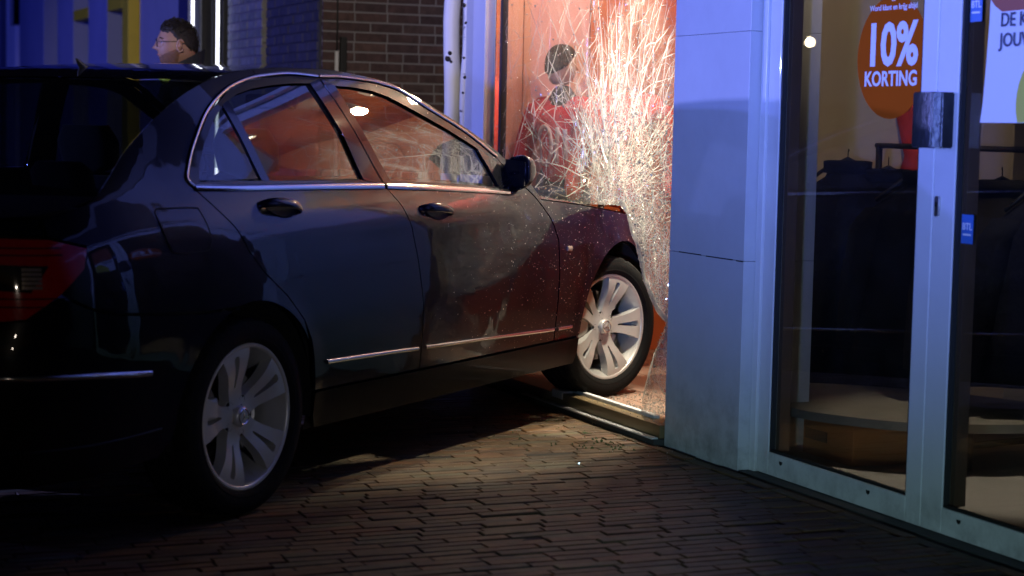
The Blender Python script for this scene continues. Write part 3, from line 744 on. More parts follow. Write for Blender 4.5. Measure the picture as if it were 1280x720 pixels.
pm = brick_mesh('paver', PX-.004, PY-.0042, .05, .003, M['paver'])
cells = []
cinv = cam.matrix_world.inverted()
def pix(p):
    q = cinv @ Vector(p); return (640+2373*q.x/-q.z, 360-2373*q.y/-q.z) if q.z < -.1 else (-999, -999)
car_inv = car.matrix_world.inverted()
ny = int(11/PY)
for j in range(-int(6.4/PY), ny):
    y = j*PY
    ph_ = (j*.37+.25*math.sin(j*1.7)) % 1.0
    for i in range(0, 36):
        x1_ = min(-.082, -.082-(i-ph_)*PX); x0_ = -.082-(i+1-ph_)*PX
        if x0_ < -7.4 or x1_-x0_ < .03: continue
        r = rnd.random
        x = (x0_+x1_)/2
        cells.append((x+(r()-.5)*.003, y+(r()-.5)*.0025, (r()-.5)*.0035+.003*math.sin(3*x+2*y)+(-.005 if r() < .04 else 0), (r()-.5)*.04, (r()-.5)*.02, (r()-.5)*.022, 0, (x1_-x0_)/PX))
for j in range(-32, 60):
    y = j*.208
    cells.append((-.054+(rnd.random()-.5)*.004, y, (rnd.random()-.5)*.004, (rnd.random()-.5)*.02, (rnd.random()-.5)*.02, (rnd.random()-.5)*.02, 1, 1.0))
def seen(c):
    u, v = pix((c[0], c[1], 0))
    if not (-20 < u < 1300 and 440 < v < 735): return False
    q = car_inv @ Vector((c[0], c[1], 0)); return not (-1.3 < q.x < 3.5 and -.75 < q.y < 1.3)
show = [c for c in cells if seen(c)]
show.sort(key=lambda c: -(pix((c[0],c[1],0))[1] + (120 if 380 < pix((c[0],c[1],0))[0] < 860 else 0)))
near = set(id(c) for c in show[:300])
V, F = [], []
for c in cells:
    rot = (c[3], c[4], c[5]+(math.pi/2 if c[6] else 0))
    if id(c) in near:
        o = bpy.data.objects.new('paver', pm); link(o, pav); o.location = (c[0], c[1], c[2]); o.rotation_euler = rot; o.scale = (c[7],1,1)
    else:
        if c[1] > 12 or c[1] < -6.9 or c[0] < -8: continue
        b = len(V); mt = Matrix.Translation((c[0], c[1], c[2])) @ Matrix.Rotation(rot[2], 4, 'Z') @ Matrix.Rotation(rot[0], 4, 'X') @ Matrix.Diagonal((c[7],1,1,1))
        V += [tuple(mt @ v.co) for v in pm.vertices]; F += [tuple(b+i for i in p.vertices) for p in pm.polygons]
o = mesh_obj('pavers', V, F, M['paver_i'], pav); tag(o, 'remaining clay pavers of the street, laid in running bond', kind='stuff')
# moss and litter in the joints
M['moss'] = mat('moss', (.03,.06,.015), .95, bump=(150,.6))
M['leaf'] = mat('dead_leaf', (.16,.10,.045), .8, noise=(40,.4))

# ------------------------------------------------------------------ the shop: shell, pillar, window frame
M['panel'] = mat('grey_composite_panel', (.55,.56,.58), .42, .0, noise=(1.7,.10), bump=(3.5,.06,.03))
M['alu'] = mat('white_aluminium', (.68,.69,.70), .36, .0, noise=(4,.05), coat=.15)
M['rubber'] = mat('rubber_seal', (.012,.012,.012), .7)
M['conc'] = mat('concrete', (.30,.29,.27), .9, bump=(25,.4), noise=(5,.2))
M['steel'] = mat('brushed_steel', (.55,.54,.52), .3, 1.0, noise=(30,.1))
M['darkpanel'] = mat('anthracite_panel', (.05,.05,.06), .5, noise=(2,.15))
M['plinth'] = mat('dark_plinth', (.05,.05,.05), .7, bump=(40,.3))
M['paleframe'] = mat('bronze_sill', (.22,.16,.08), .4, .4, noise=(8,.25))
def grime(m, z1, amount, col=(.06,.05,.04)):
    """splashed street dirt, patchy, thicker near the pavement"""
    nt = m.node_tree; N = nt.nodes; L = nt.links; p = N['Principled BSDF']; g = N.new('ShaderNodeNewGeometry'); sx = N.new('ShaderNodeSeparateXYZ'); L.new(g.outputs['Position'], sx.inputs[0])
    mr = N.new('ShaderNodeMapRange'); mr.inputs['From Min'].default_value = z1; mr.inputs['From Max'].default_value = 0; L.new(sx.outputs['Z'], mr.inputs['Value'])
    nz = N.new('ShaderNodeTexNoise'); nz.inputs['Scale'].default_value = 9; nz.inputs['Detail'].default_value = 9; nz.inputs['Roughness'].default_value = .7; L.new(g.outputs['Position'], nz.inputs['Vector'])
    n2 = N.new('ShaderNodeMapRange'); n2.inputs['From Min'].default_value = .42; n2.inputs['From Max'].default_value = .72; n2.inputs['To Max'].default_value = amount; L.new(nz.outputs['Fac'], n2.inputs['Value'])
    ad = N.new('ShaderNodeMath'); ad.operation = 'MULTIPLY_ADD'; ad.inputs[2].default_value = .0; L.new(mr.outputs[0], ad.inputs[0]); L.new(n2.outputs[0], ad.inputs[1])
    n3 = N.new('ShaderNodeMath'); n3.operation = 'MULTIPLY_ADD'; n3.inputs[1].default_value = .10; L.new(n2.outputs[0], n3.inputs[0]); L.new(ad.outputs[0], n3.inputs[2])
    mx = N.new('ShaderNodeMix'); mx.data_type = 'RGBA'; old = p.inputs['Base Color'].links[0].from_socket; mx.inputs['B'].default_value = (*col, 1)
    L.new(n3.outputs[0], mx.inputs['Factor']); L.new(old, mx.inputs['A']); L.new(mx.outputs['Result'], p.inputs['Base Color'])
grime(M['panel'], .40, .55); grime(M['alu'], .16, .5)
WH = 2.32       # window head
shop = empty('corner_shop', (0,0,0)); tag(shop, 'corner clothes shop clad in grey panels behind the crashed car', 'shop')
pil = empty('pillar', (0,0,0), 0, shop)
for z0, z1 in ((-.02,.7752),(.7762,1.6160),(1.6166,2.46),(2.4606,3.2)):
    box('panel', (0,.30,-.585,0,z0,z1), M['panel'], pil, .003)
box('pillar_core', (.006,.29,-.579,-.006,0,3.2), M['liner'], pil, 0)
for y0_, y1_, dz_ in ((-.50,-.30,0),(-.26,-.08,.0015),(-.58,-.53,-.001)): box('scuff', (-.0012,.001,y0_,y1_,.7735+dz_,.7775+dz_), M['liner'], pil, 0)
# fascia over window and doors
fas = empty('fascia', (0,0,0), 0, shop)
for y0, y1 in ((-3.9,-2.0),(-1.995,-.59),(.003,1.15),(1.155,2.34)):
    box('fascia_panel', (-.02,.25,y0,y1,WH+.06,3.2), M['darkpanel'], fas, .004)
box('fascia_drip', (-.05,.0,.003,2.34,WH+.03,WH+.058), M['alu'], fas, .004)
box('fascia_drip', (-.05,.0,-3.9,-.59,WH+.03,WH+.058), M['alu'], fas, .004)
box('roof_slab', (-.05,6.0,-7.0,2.66,3.2,3.4), M['conc'], shop, .01)
box('side_wall', (.14,6.0,2.56,2.64,0,3.2), M['conc'], shop, .005)
box('back_wall', (5.9,6.0,-7.0,2.55,0,3.2), M['conc'], shop, .005)
box('near_wall', (.0,5.9,-7.0,-6.9,0,3.2), M['conc'], shop, .005)
for y0, y1 in ((-6.9,-4.6),(-4.595,-2.78)):
    box('wall_panel', (0,.2,y0,y1,0,3.2), M['plinth'], shop, .004)
# shop window: frame members
wf = empty('window_frame', (0,0,0), 0, shop)
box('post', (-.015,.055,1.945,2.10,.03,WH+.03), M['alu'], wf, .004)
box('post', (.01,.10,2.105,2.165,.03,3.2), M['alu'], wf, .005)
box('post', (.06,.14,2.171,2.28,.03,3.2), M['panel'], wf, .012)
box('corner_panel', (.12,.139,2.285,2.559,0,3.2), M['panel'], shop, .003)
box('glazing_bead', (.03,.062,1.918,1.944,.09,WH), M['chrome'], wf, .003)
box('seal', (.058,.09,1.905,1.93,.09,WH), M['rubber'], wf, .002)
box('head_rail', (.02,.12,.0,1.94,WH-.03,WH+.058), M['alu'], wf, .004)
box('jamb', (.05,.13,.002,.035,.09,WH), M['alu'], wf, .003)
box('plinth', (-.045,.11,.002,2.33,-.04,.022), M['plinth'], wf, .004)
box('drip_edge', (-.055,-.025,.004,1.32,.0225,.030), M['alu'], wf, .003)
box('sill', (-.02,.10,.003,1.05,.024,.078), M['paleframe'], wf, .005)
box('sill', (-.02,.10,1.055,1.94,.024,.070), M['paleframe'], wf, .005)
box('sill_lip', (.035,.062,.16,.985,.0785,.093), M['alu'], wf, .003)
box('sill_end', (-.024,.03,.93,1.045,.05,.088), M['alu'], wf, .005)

# ------------------------------------------------------------------ shop interior
M['carpet'] = mat('speckled_floor', (.42,.40,.37), .85, noise=(220,.55), bump=(220,.3))
M['orange'] = mat('orange_veneer', (.50,.15,.055), .45, noise=(3,.18), bump=(30,.05))
M['salmon'] = mat('salmon_backdrop', (.60,.32,.26), .6, noise=(2,.08))
M['cream'] = mat('cream_wall', (.55,.47,.38), .75, noise=(3,.08))
M['white'] = mat('white_ceiling', (.7,.7,.68), .85, noise=(5,.05))
fl = box('shop_floor', (.11,5.9,-6.9,2.55,-.02,.055), M['carpet'], None, 0); tag(fl, kind='structure')
ce = box('shop_ceiling', (.26,5.9,-6.9,2.55,2.75,2.80), M['white'], None, 0); tag(ce, kind='structure')
bw = box('shop_wall', (4.2,4.25,-6.9,2.5,.056,2.75), M['cream'], None, 0); tag(bw, kind='structure')
ew = box('shop_wall', (.15,4.2,2.51,2.555,.056,2.75), M['cream'], None, 0); tag(ew, kind='structure')
for x0, x1, m_ in ((.16,.42,'salmon'),(.424,.80,'salmon'),(.806,1.085,'orange'),(1.091,1.42,'orange'),(1.426,1.78,'orange')):
    box('veneer_panel', (x0,x1,2.485,2.509,.06,2.74), M[m_], ew, .003)
# the display box behind the window: partition, backdrop and lowered ceiling, all veneered
pt_ = box('partition', (.50,1.80,.20,.26,.056,2.749), M['cream'], None, .002); tag(pt_, kind='structure')
for k in range(3):
    box('veneer_panel', (.505+k*.415,.915+k*.415,.261,.28,.06,2.59), M['orange'], pt_, .003)
bd = box('backdrop_wall', (1.75,1.80,.265,2.484,.056,2.749), M['cream'], None, .002); tag(bd, kind='structure')
for k in range(5):
    box('veneer_panel', (1.728,1.749,.285+k*.438,.719+k*.438,.06,2.59), M['orange'], bd, .003)
dc = box('display_ceiling', (.135,1.725,.03,2.48,2.60,2.64), M['cream'], None, .002); tag(dc, kind='structure')
for k in range(4):
    box('veneer_panel', (.14+k*.396,.532+k*.396,.285,2.475,2.585,2.599), M['orange'], dc, .003)
M['floorwood'] = mat('worn_floorboard', (.27,.17,.125), .45, noise=(5,.3), bump=(30,.15))
for k in range(11):
    box('floorboard', (.115+k*.147,.2585+k*.147,.035,2.48,.0552,.0575+.0006*(k % 3)), M['floorwood'], fl, .0006)

# ------------------------------------------------------------------ glass doors with their stickers
M['doorglass'] = glass_mat('door_glass', (.74,.72,.68), 0.0, 1.45, haze=.006, dirt=4)
M['cable'] = mat('frame_inner_brown', (.20,.13,.09), .5)
def glass_door(label, y0, y1, glass0, glass1):
    d = empty('glass_door', (0,(y0+y1)/2,0)); tag(d, label, 'door')
    yc = (y0+y1)/2; lo, hi = min(y0,y1)-yc, max(y0,y1)-yc; g0, g1 = min(glass0,glass1)-yc, max(glass0,glass1)-yc
    zt = WH+.02
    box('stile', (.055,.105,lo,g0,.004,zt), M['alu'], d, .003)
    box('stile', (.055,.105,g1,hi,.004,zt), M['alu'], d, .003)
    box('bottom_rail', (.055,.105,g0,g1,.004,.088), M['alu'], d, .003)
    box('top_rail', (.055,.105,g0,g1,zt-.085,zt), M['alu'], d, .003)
    box('pane', (.078,.086,g0,g1,.088,zt-.085), M['doorglass'], d, 0)
    for a, b in ((g0,g0+.010),(g1-.010,g1)):
        box('gasket', (.060,.0775,a,b,.088,zt-.085), M['rubber'], d, .001)
        box('inner_bead', (.0865,.13,a-.004 if a == g0 else b-.022,a+.022 if a == g0 else b+.004,.09,zt-.087), M['cable'], d, .002)
    box('gasket', (.060,.0775,g0+.010,g1-.010,.088,.097), M['rubber'], d, .001)
    return d, yc
jb = box('door_jamb', (.045,.12,-.628,-.590,.0,WH+.03), M['alu'], shop, .003)
box('door_head', (.04,.12,-2.74,-.588,WH+.024,WH+.058), M['alu'], shop, .003)
box('door_jamb', (.045,.12,-2.775,-2.735,.0,WH+.03), M['alu'], shop, .003)
box('door_threshold', (.0,.16,-2.775,-.59,-.04,.002), M['plinth'], shop, .003)
D1, yc1 = glass_door('aluminium glass door leaf beside the pillar, with a round orange discount sticker', -.631, -1.655, -.709, -1.572)
D2, yc2 = glass_door('aluminium glass door leaf cut off by the edge, carrying the black block handle', -1.660, -2.732, -1.768, -2.65)
# black block handle, lock, drain slots
bm = bmesh.new(); poly = [(.0,-.075),(-.045,-.072),(-.068,-.05),(-.076,0),(-.068,.05),(-.045,.072),(.0,.075)]
add_prism(bm, poly, lambda a, b: (.054+a, -1.680+b-yc2, 1.212), lambda a, b: (.054+a, -1.680+b-yc2, 1.385))
bmesh.ops.bevel(bm, geom=bm.edges[:], offset=.004, segments=2, affect='EDGES')
M['handle'] = mat('worn_black_handle', (.025,.027,.03), .35, .3, noise=(14,.8), bump=(60,.25))
bm_obj('handle', bm, M['handle'], D2, True, 35)
bm = bmesh.new()
pl = [(math.cos(a)*.0105, math.sin(a)*.0105+(.022 if math.sin(a) >= 0 else -.022)) for a in (2*math.pi*k/20 for k in range(20))]
add_prism(bm, pl, lambda a, b: (.047, -1.688+a-yc2, 1.03+b), lambda a, b: (.0555, -1.688+a-yc2, 1.03+b)); lk = bm_obj('lock_plate', bm, M['steel'], D2, True, 30)
bm = bmesh.new(); pl = [(math.cos(a)*.005, math.sin(a)*.008) for a in (2*math.pi*k/12 for k in range(12))]
add_prism(bm, pl, lambda a, b: (.0455, -1.688+a-yc2, 1.036+b), lambda a, b: (.0475, -1.688+a-yc2, 1.036+b)); bm_obj('key_slot', bm, M['liner'], lk)
for dd, yc, ys in ((D1, yc1, (-.80,-1.36)), (D2, yc2, (-1.86,-2.5))):
    for y in ys:
        bm = bmesh.new(); add_prism(bm, [(-.011,.006),(.011,.006),(.008,-.004),(0,-.008),(-.008,-.004)], lambda a, b: (.053, y+a-yc, .060+b), lambda a, b: (.056, y+a-yc, .060+b)); bm_obj('drain_slot', bm, M['liner'], dd)
# stickers and poster: flat prints on the glass (text is cut from the sheet face)
def decal_text(name, txt, size, yc, z, m, parent, x, bold=0.0, sx=1.0, align='CENTER'):
    me = text_mesh(txt, size, bold, align); o = bpy.data.objects.new(name, me); link(o, parent); me.materials.clear(); me.materials.append(m)
    # text plane: its x runs along -Y (readable from the street), its y runs up
    o.matrix_local = Matrix(((0,0,-1,x),(-sx,0,0,yc),(0,1,0,z),(0,0,0,1))); return o
M['st_orange'] = mat('sticker_orange', (.40,.072,.004), .95, noise=(3,.06), spec=.05); M['st_white'] = mat('sticker_white', (.74,.74,.76), .5, noise=(3,.03))
M['st_blue'] = mat('sticker_blue', (.05,.16,.48), .4); M['st_navy'] = mat('print_navy', (.02,.025,.07), .5); M['st_yellow'] = mat('print_yellow_green', (.46,.44,.03), .5); M['st_rust'] = mat('print_rust', (.32,.07,.03), .5); M['st_sheet'] = mat('poster_sheet', (.66,.68,.72), .5, noise=(3,.03))
def disc(name, r, m, parent, x, y, z, n=64, th=.001):
    bm = bmesh.new(); pl = [(math.cos(2*math.pi*k/n)*r, math.sin(2*math.pi*k/n)*r) for k in range(n)]
    add_prism(bm, pl, lambda a, b: (x, y+a, z+b), lambda a, b: (x+th, y+a, z+b)); return bm_obj(name, bm, m, parent)
st = empty('discount_sticker', (.076,-1.372,1.503)); tag(st, 'round orange sticker with white discount lettering on the door pane', 'sticker')
disc('sheet', .201, M['st_orange'], st, 0, 0, 0)
decal_text('print', 'Word klant en krijg altijd', .0265, 0, .155, M['st_white'], st, -.0006, .0002)
decal_text('print', '10%', .192, .004, -.022, M['st_white'], st, -.0006, .006, .93)
decal_text('print', 'KORTING', .068, .004, -.092, M['st_white'], st, -.0006, .0016)
decal_text('print', '\u25a2', .03, 0, .183, M['st_white'], st, -.0006)
po = empty('shop_poster', (.0755,-2.17,1.65)); tag(po, 'pale blue poster with dark lettering and yellow disc on the door glass', 'poster')
bm = bmesh.new(); left = [(.287,.44),(.286,.30),(.285,.10),(.288,-.05),(.297,-.20),(.305,-.30),(.315,-.357)]
pl = left+[(-.30,-.357),(-.30,.44)]
add_prism(bm, pl, lambda a, b: (0, a, b), lambda a, b: (.001, a, b)); bm_obj('sheet', bm, M['st_sheet'], po)
bm = bmesh.new(); add_prism(bm, [(.287,.44),(.2865,.06),(.283,.012),(.262,-.008),(.228,-.026),(.095,-.024),(-.30,-.02),(-.30,.44)], lambda a, b: (-.0012, a, b), lambda a, b: (-.0002, a, b)); bm_obj('print', bm, M['st_rust'], po)
bm = bmesh.new(); pl = [(math.cos(2*math.pi*k/48)*.30-.155, math.sin(2*math.pi*k/48)*.22-.30) for k in range(48)]
pl = [(max(-.299, a), max(-.356, b)) for a, b in pl]
add_prism(bm, pl, lambda a, b: (-.0014, a, b), lambda a, b: (-.0003, a, b)); bm_obj('print', bm, M['st_yellow'], po)
decal_text('print', 'DE KLE', .058, .232, -.070, M['st_navy'], po, -.003, .001, 1.0, 'LEFT')
decal_text('print', 'JOUW', .058, .232, -.130, M['st_navy'], po, -.003, .001, 1.0, 'LEFT')
for z, lab in ((.965,'small blue square sticker low on the door glass near the lock'),(1.645,'small blue square sticker high on the door glass beside the poster')):
    s2 = empty('door_sticker', (.0765,-1.812,z)); tag(s2, lab, 'sticker')
    box('sheet', (0,.001,-.029,.029,-.045,.045), M['st_blue'], s2, 0)
    decal_text('print', 'BTL', .030, 0, -.002, M['st_white'], s2, -.0006, .0006)
    box('print', (-.001,-.0004,-.02,.02,-.020,-.014), M['st_white'], s2, 0)

# ------------------------------------------------------------------ things inside the door
M['greywood'] = mat('grey_wood', (.25,.23,.20), .6, noise=(7,.35), bump=(40,.2)); M['darkmetal'] = mat('dark_metal', (.006,.006,.007), .5, .2)
M['orangebox'] = mat('orange_brown_board', (.34,.13,.035), .6, noise=(8,.2))
tb = empty('display_table', (.65,-.68,.055)); tag(tb, 'low grey wooden display table with rounded edge behind the glass doors', 'table')
top = [(.15,-.68),(.17,-.80),(.24,-.95),(.37,-1.12),(.56,-1.22),(.78,-1.27),(1.05,-1.22),(1.18,-1.0),(1.05,-.62),(.80,-.28),(.52,-.10),(.28,-.28),(.17,-.52)]
tp = [(a-.65, b+.68) for a, b in top]
tps = [(a, b) for a, b in catmull(tp+[tp[0]], 4)][:-1]
bm = bmesh.new(); add_prism(bm, tps, lambda a, b: (a, b, .19), lambda a, b: (a, b, .158)); bm_obj('table_top', bm, M['greywood'], tb)
for a, b in ((-.30,-.0),(.0,-.40),(.38,-.40),(.15,.35)):
    bm = bmesh.new(); add_box(bm, a-.02,a+.02,b-.02,b+.02,0,.158,.003); bm_obj('leg', bm, M['darkmetal'], tb)
bm = bmesh.new(); add_tube(bm, [(-.30,0,.075),(.0,-.40,.085),(.38,-.40,.10),(.7,-.55,.115)], .013, 8); bm_obj('stretcher', bm, M['darkmetal'], tb)
ob = empty('storage_box', (.42,-.72,.055)); tag(ob, 'orange brown storage box pushed under the low grey table', 'box')
bm = bmesh.new(); add_box(bm, -.14,.16,-.20,.28,0,.15,.004); bm_obj('body', bm, M['orangebox'], ob)
bm = bmesh.new(); add_box(bm, -.143,-.1405,-.03,.12,.06,.10,0); bm_obj('hand_hole', bm, M['liner'], ob)
M['coat_navy'] = mat('navy_cloth', (.006,.0065,.014), .95, bump=(40,.5), spec=.1); M['coat_grey'] = mat('charcoal_cloth', (.016,.014,.013), .95, bump=(40,.5), spec=.1); M['coat_black'] = mat('black_cloth', (.004,.004,.005), .95, bump=(40,.5), spec=.1)
M['redcloth'] = mat('red_cloth', (.62,.035,.02), .75, bump=(60,.3), noise=(8,.2))
def coat(loc, rz, label, m, h=.78, w=.27, seed=1):
    r = random.Random(seed); c = empty('hanging_coat', loc, rz); tag(c, label, 'coat', 'coats on the rail inside the door')
    def shell(secs, name, m_):
        bm = bmesh.new(); rings = []; sgm = 28
        for (cx, cy_, cz, hx, hy, fold) in secs:
            ring = []
            for k in range(sgm):
                a = 2*math.pi*k/sgm; f = 1+fold*math.sin(5*a+cz*4+seed)+fold*.6*math.sin(9*a+seed*2)
                ring.append(bm.verts.new((cx+hx*math.cos(a)*f, cy_+hy*math.sin(a)*f, cz)))
            rings.append(ring)
        for i in range(len(rings)-1):
            for k in range(sgm): bm.faces.new((rings[i][k], rings[i][(k+1) % sgm], rings[i+1][(k+1) % sgm], rings[i+1][k]))
        bm.faces.new(rings[0]); bm.faces.new(rings[-1][::-1]); return bm_obj(name, bm, m_, c, True)
    shell([(0,0,-.01,.06,.075,0),(0,0,-.045,.065,.09,.02),(0,0,-.085,.075,.15,.02),(0,0,-.125,.085,w*.82,.02),(0,0,-.19,.10,w*.93,.03),(0,0,-.36,.11,w*.84,.05),(0,0,-.55,.12,w*.92,.07),(0,0,-h,.13,w*1.02,.10)], 'body', m)
    for s in (-1, 1):
        shell([(0,s*w*.74,-.13,.06,.055,0),(0,s*w*.93,-.20,.065,.062,.03),(.01,s*w*1.08,-.40,.06,.055,.05),(.03,s*w*1.14,-.62,.05,.048,.05),(.035,s*w*1.15,-.70,.045,.045,.02)], 'sleeve', m)
    shell([(0,0,-.03,.072,.098,0),(-.008,0,.018,.078,.10,.03),(-.008,0,.022,.06,.08,.03)], 'collar', m)
    bm = bmesh.new(); add_tube(bm, [(0,-.2,-.10),(0,-.1,-.02),(0,0,.03),(0,.1,-.02),(0,.2,-.10)], .008, 6); add_tube(bm, [(0,0,.03),(0,0,.055),(.012,0,.068),(.022,0,.06)], .0025, 6); bm_obj('hanger', bm, M['darkmetal'], c, True)
rk = empty('clothes_rail', (.95,-.3,.055)); tag(rk, 'black clothes rail standing behind the glass doors', 'clothes rail')
bm = bmesh.new(); add_tube(bm, [(0,-1.3,1.150),(0,.30,1.150)], .011, 10); bm_obj('rail', bm, M['darkmetal'], rk, True)
for y in (-1.28,.28):
    bm = bmesh.new(); add_tube(bm, [(0,y,.02),(0,y,1.150)], .014, 10); bm_obj('upright', bm, M['darkmetal'], rk, True)
    bm = bmesh.new(); add_tube(bm, [(-.25,y,.015),(.25,y,.015)], .014, 10); bm_obj('foot', bm, M['darkmetal'], rk, True)
coat((.80,-.02,1.12), R(48), 'dark navy coat hanging nearest the end of the rail, behind the sticker door', M['coat_navy'], .92, .37, 3)
coat((.93,-.12,1.09), R(55), 'black coat hanging behind the dark navy coat on the rail', M['coat_black'], .85, .26, 5)
coat((.94,-.38,1.09), R(58), 'black jacket hanging in the middle of the rail', M['coat_black'], .74, .25, 8)
coat((.93,-.86,1.07), R(60), 'charcoal grey coat hanging behind the door with the block handle', M['coat_grey'], .74, .25, 11)
coat((.95,-1.15,1.09), R(80), 'dark navy jacket at the rail end nearest the poster', M['coat_navy'], .70, .25, 14)

# ------------------------------------------------------------------ the shattered laminated pane
def sheet_mat():
    m = bpy.data.materials.new('crazed_laminated_glass'); m.use_nodes = True; nt = m.node_tree; N = nt.nodes; L = nt.links
    N.remove(N['Principled BSDF']); out = N['Material Output']
    tr = N.new('ShaderNodeBsdfTransparent'); tr.inputs['Color'].default_value = (.93,.95,.93,1)
    gl = N.new('ShaderNodeBsdfGlossy'); gl.inputs['Roughness'].default_value = .04
    fr = fresnel(nt, 1.45)
    mx = N.new('ShaderNodeMixShader'); L.new(fr.outputs[0], mx.inputs[0]); L.new(tr.outputs[0], mx.inputs[1]); L.new(gl.outputs[0], mx.inputs[2])
    tc = N.new('ShaderNodeTexCoord'); at = N.new('ShaderNodeAttribute'); at.attribute_name = 'craze'
    last = None
    for sc, w in ((34,.05),(95,.07)):
        v = N.new('ShaderNodeTexVoronoi'); v.feature = 'DISTANCE_TO_EDGE'; v.inputs['Scale'].default_value = sc; v.inputs['Randomness'].default_value = 1
        L.new(tc.outputs['Object'], v.inputs['Vector'])
        mr = N.new('ShaderNodeMapRange'); mr.inputs['From Min'].default_value = 0; mr.inputs['From Max'].default_value = w; mr.inputs['To Min'].default_value = 1; mr.inputs['To Max'].default_value = 0
        L.new(v.outputs['Distance'], mr.inputs['Value'])
        if last is None: last = mr
        else:
            mm = N.new('ShaderNodeMath'); mm.operation = 'MAXIMUM'; L.new(last.outputs[0], mm.inputs[0]); L.new(mr.outputs[0], mm.inputs[1]); last = mm
    nz = N.new('ShaderNodeTexNoise'); nz.inputs['Scale'].default_value = 7; nz.inputs['Detail'].default_value = 6; L.new(tc.outputs['Object'], nz.inputs['Vector'])
    # craze: 0 clear .. 1 white; the cells' edges show first, then the cells themselves frost over
    a1 = N.new('ShaderNodeMath'); a1.operation = 'MULTIPLY'; L.new(last.outputs[0], a1.inputs[0]); a1.inputs[1].default_value = .75
    a2 = N.new('ShaderNodeMath'); a2.operation = 'ADD'; a2.inputs[1].default_value = .22; L.new(a1.outputs[0], a2.inputs[0])
    a3 = N.new('ShaderNodeMath'); a3.operation = 'MULTIPLY'; L.new(a2.outputs[0], a3.inputs[0]); L.new(at.outputs['Fac'], a3.inputs[1])
    mr = N.new('ShaderNodeMapRange'); mr.inputs['From Min'].default_value = .3; mr.inputs['From Max'].default_value = .7; mr.inputs['To Min'].default_value = .45; mr.inputs['To Max'].default_value = 1.4
    L.new(nz.outputs['Fac'], mr.inputs['Value'])
    a4 = N.new('ShaderNodeMath'); a4.operation = 'MULTIPLY'; a4.use_clamp = True; L.new(a3.outputs[0], a4.inputs[0]); L.new(mr.outputs[0], a4.inputs[1])
    df = N.new('ShaderNodeBsdfDiffuse'); df.inputs['Color'].default_value = (.80,.80,.74,1)
    tl = N.new('ShaderNodeBsdfTranslucent'); tl.inputs['Color'].default_value = (.80,.78,.70,1)
    md = N.new('ShaderNodeMixShader'); md.inputs[0].default_value = .5; L.new(df.outputs[0], md.inputs[1]); L.new(tl.outputs[0], md.inputs[2])
    m2 = N.new('ShaderNodeMixShader'); L.new(a4.outputs[0], m2.inputs[0]); L.new(mx.outputs[0], m2.inputs[1]); L.new(md.outputs[0], m2.inputs[2])
    bp = N.new('ShaderNodeBump'); bp.inputs['Strength'].default_value = .25; bp.inputs['Distance'].default_value = .004
    L.new(last.outputs[0], bp.inputs['Height']); L.new(bp.outputs['Normal'], gl.inputs['Normal'])
    L.new(m2.outputs[0], out.inputs['Surface']); return m
def crack_mat(name, gloss, clear=0.0):
    m = bpy.data.materials.new(name); m.use_nodes = True; nt = m.node_tree; N = nt.nodes; L = nt.links
    N.remove(N['Principled BSDF']); out = N['Material Output']
    df = N.new('ShaderNodeBsdfDiffuse'); df.inputs['Color'].default_value = (.86,.86,.82,1)
    tl = N.new('ShaderNodeBsdfTranslucent'); tl.inputs['Color'].default_value = (.86,.85,.80,1)
    gl = N.new('ShaderNodeBsdfGlossy'); gl.inputs['Roughness'].default_value = .12
    a = N.new('ShaderNodeMixShader'); a.inputs[0].default_value = .8; L.new(df.outputs[0], a.inputs[1]); L.new(tl.outputs[0], a.inputs[2])
    b = N.new('ShaderNodeMixShader'); b.inputs[0].default_value = gloss; L.new(a.outputs[0], b.inputs[1]); L.new(gl.outputs[0], b.inputs[2])
    tc = N.new('ShaderNodeTexCoord'); nz = N.new('ShaderNodeTexNoise'); nz.inputs['Scale'].default_value = 30; L.new(tc.outputs['Object'], nz.inputs['Vector'])
    mr = N.new('ShaderNodeMapRange'); mr.inputs['To Min'].default_value = gloss*.5; mr.inputs['To Max'].default_value = min(1, gloss*1.5); L.new(nz.outputs['Fac'], mr.inputs['Value']); L.new(mr.outputs[0], b.inputs[0])
    tr = N.new('ShaderNodeBsdfTransparent'); t2 = N.new('ShaderNodeMixShader'); t2.inputs[0].default_value = clear; L.new(b.outputs[0], t2.inputs[1]); L.new(tr.outputs[0], t2.inputs[2])
    L.new(t2.outputs[0], out.inputs['Surface']); return m
M['sheet'] = sheet_mat(); M['crack'] = crack_mat('crack_edges', .25, .38); M['splinter'] = crack_mat('glass_splinters', .45)
IM = (.68,.97)                                    # where the car's corner went in (y, z)
SHEET = [(.035,.092),(.296,.092),(.325,.199),(.309,.301),(.227,.377),(.15,.475),(.255,.53),(.37,.636),(.44,.71),(.51,.793),(.575,.87),(.63,.925),(.70,.925),(.87,.918),(1.05,.915),(1.21,.915),(1.4,.92),(1.575,.93),(1.80,.94),(1.92,.95),(1.92,WH-.032),(.035,WH-.032)]
TEAR = [(.15,.475),(.255,.53),(.37,.636),(.44,.71),(.51,.793),(.575,.87),(.63,.925),(.66,.925)]
def segd(p, a, b):
    ax, ay = b[0]-a[0], b[1]-a[1]; t = max(0, min(1, ((p[0]-a[0])*ax+(p[1]-a[1])*ay)/(ax*ax+ay*ay))); return math.hypot(p[0]-a[0]-ax*t, p[1]-a[1]-ay*t)
def tear_d(y, z): return min(segd((y, z), TEAR[i], TEAR[i+1]) for i in range(len(TEAR)-1))
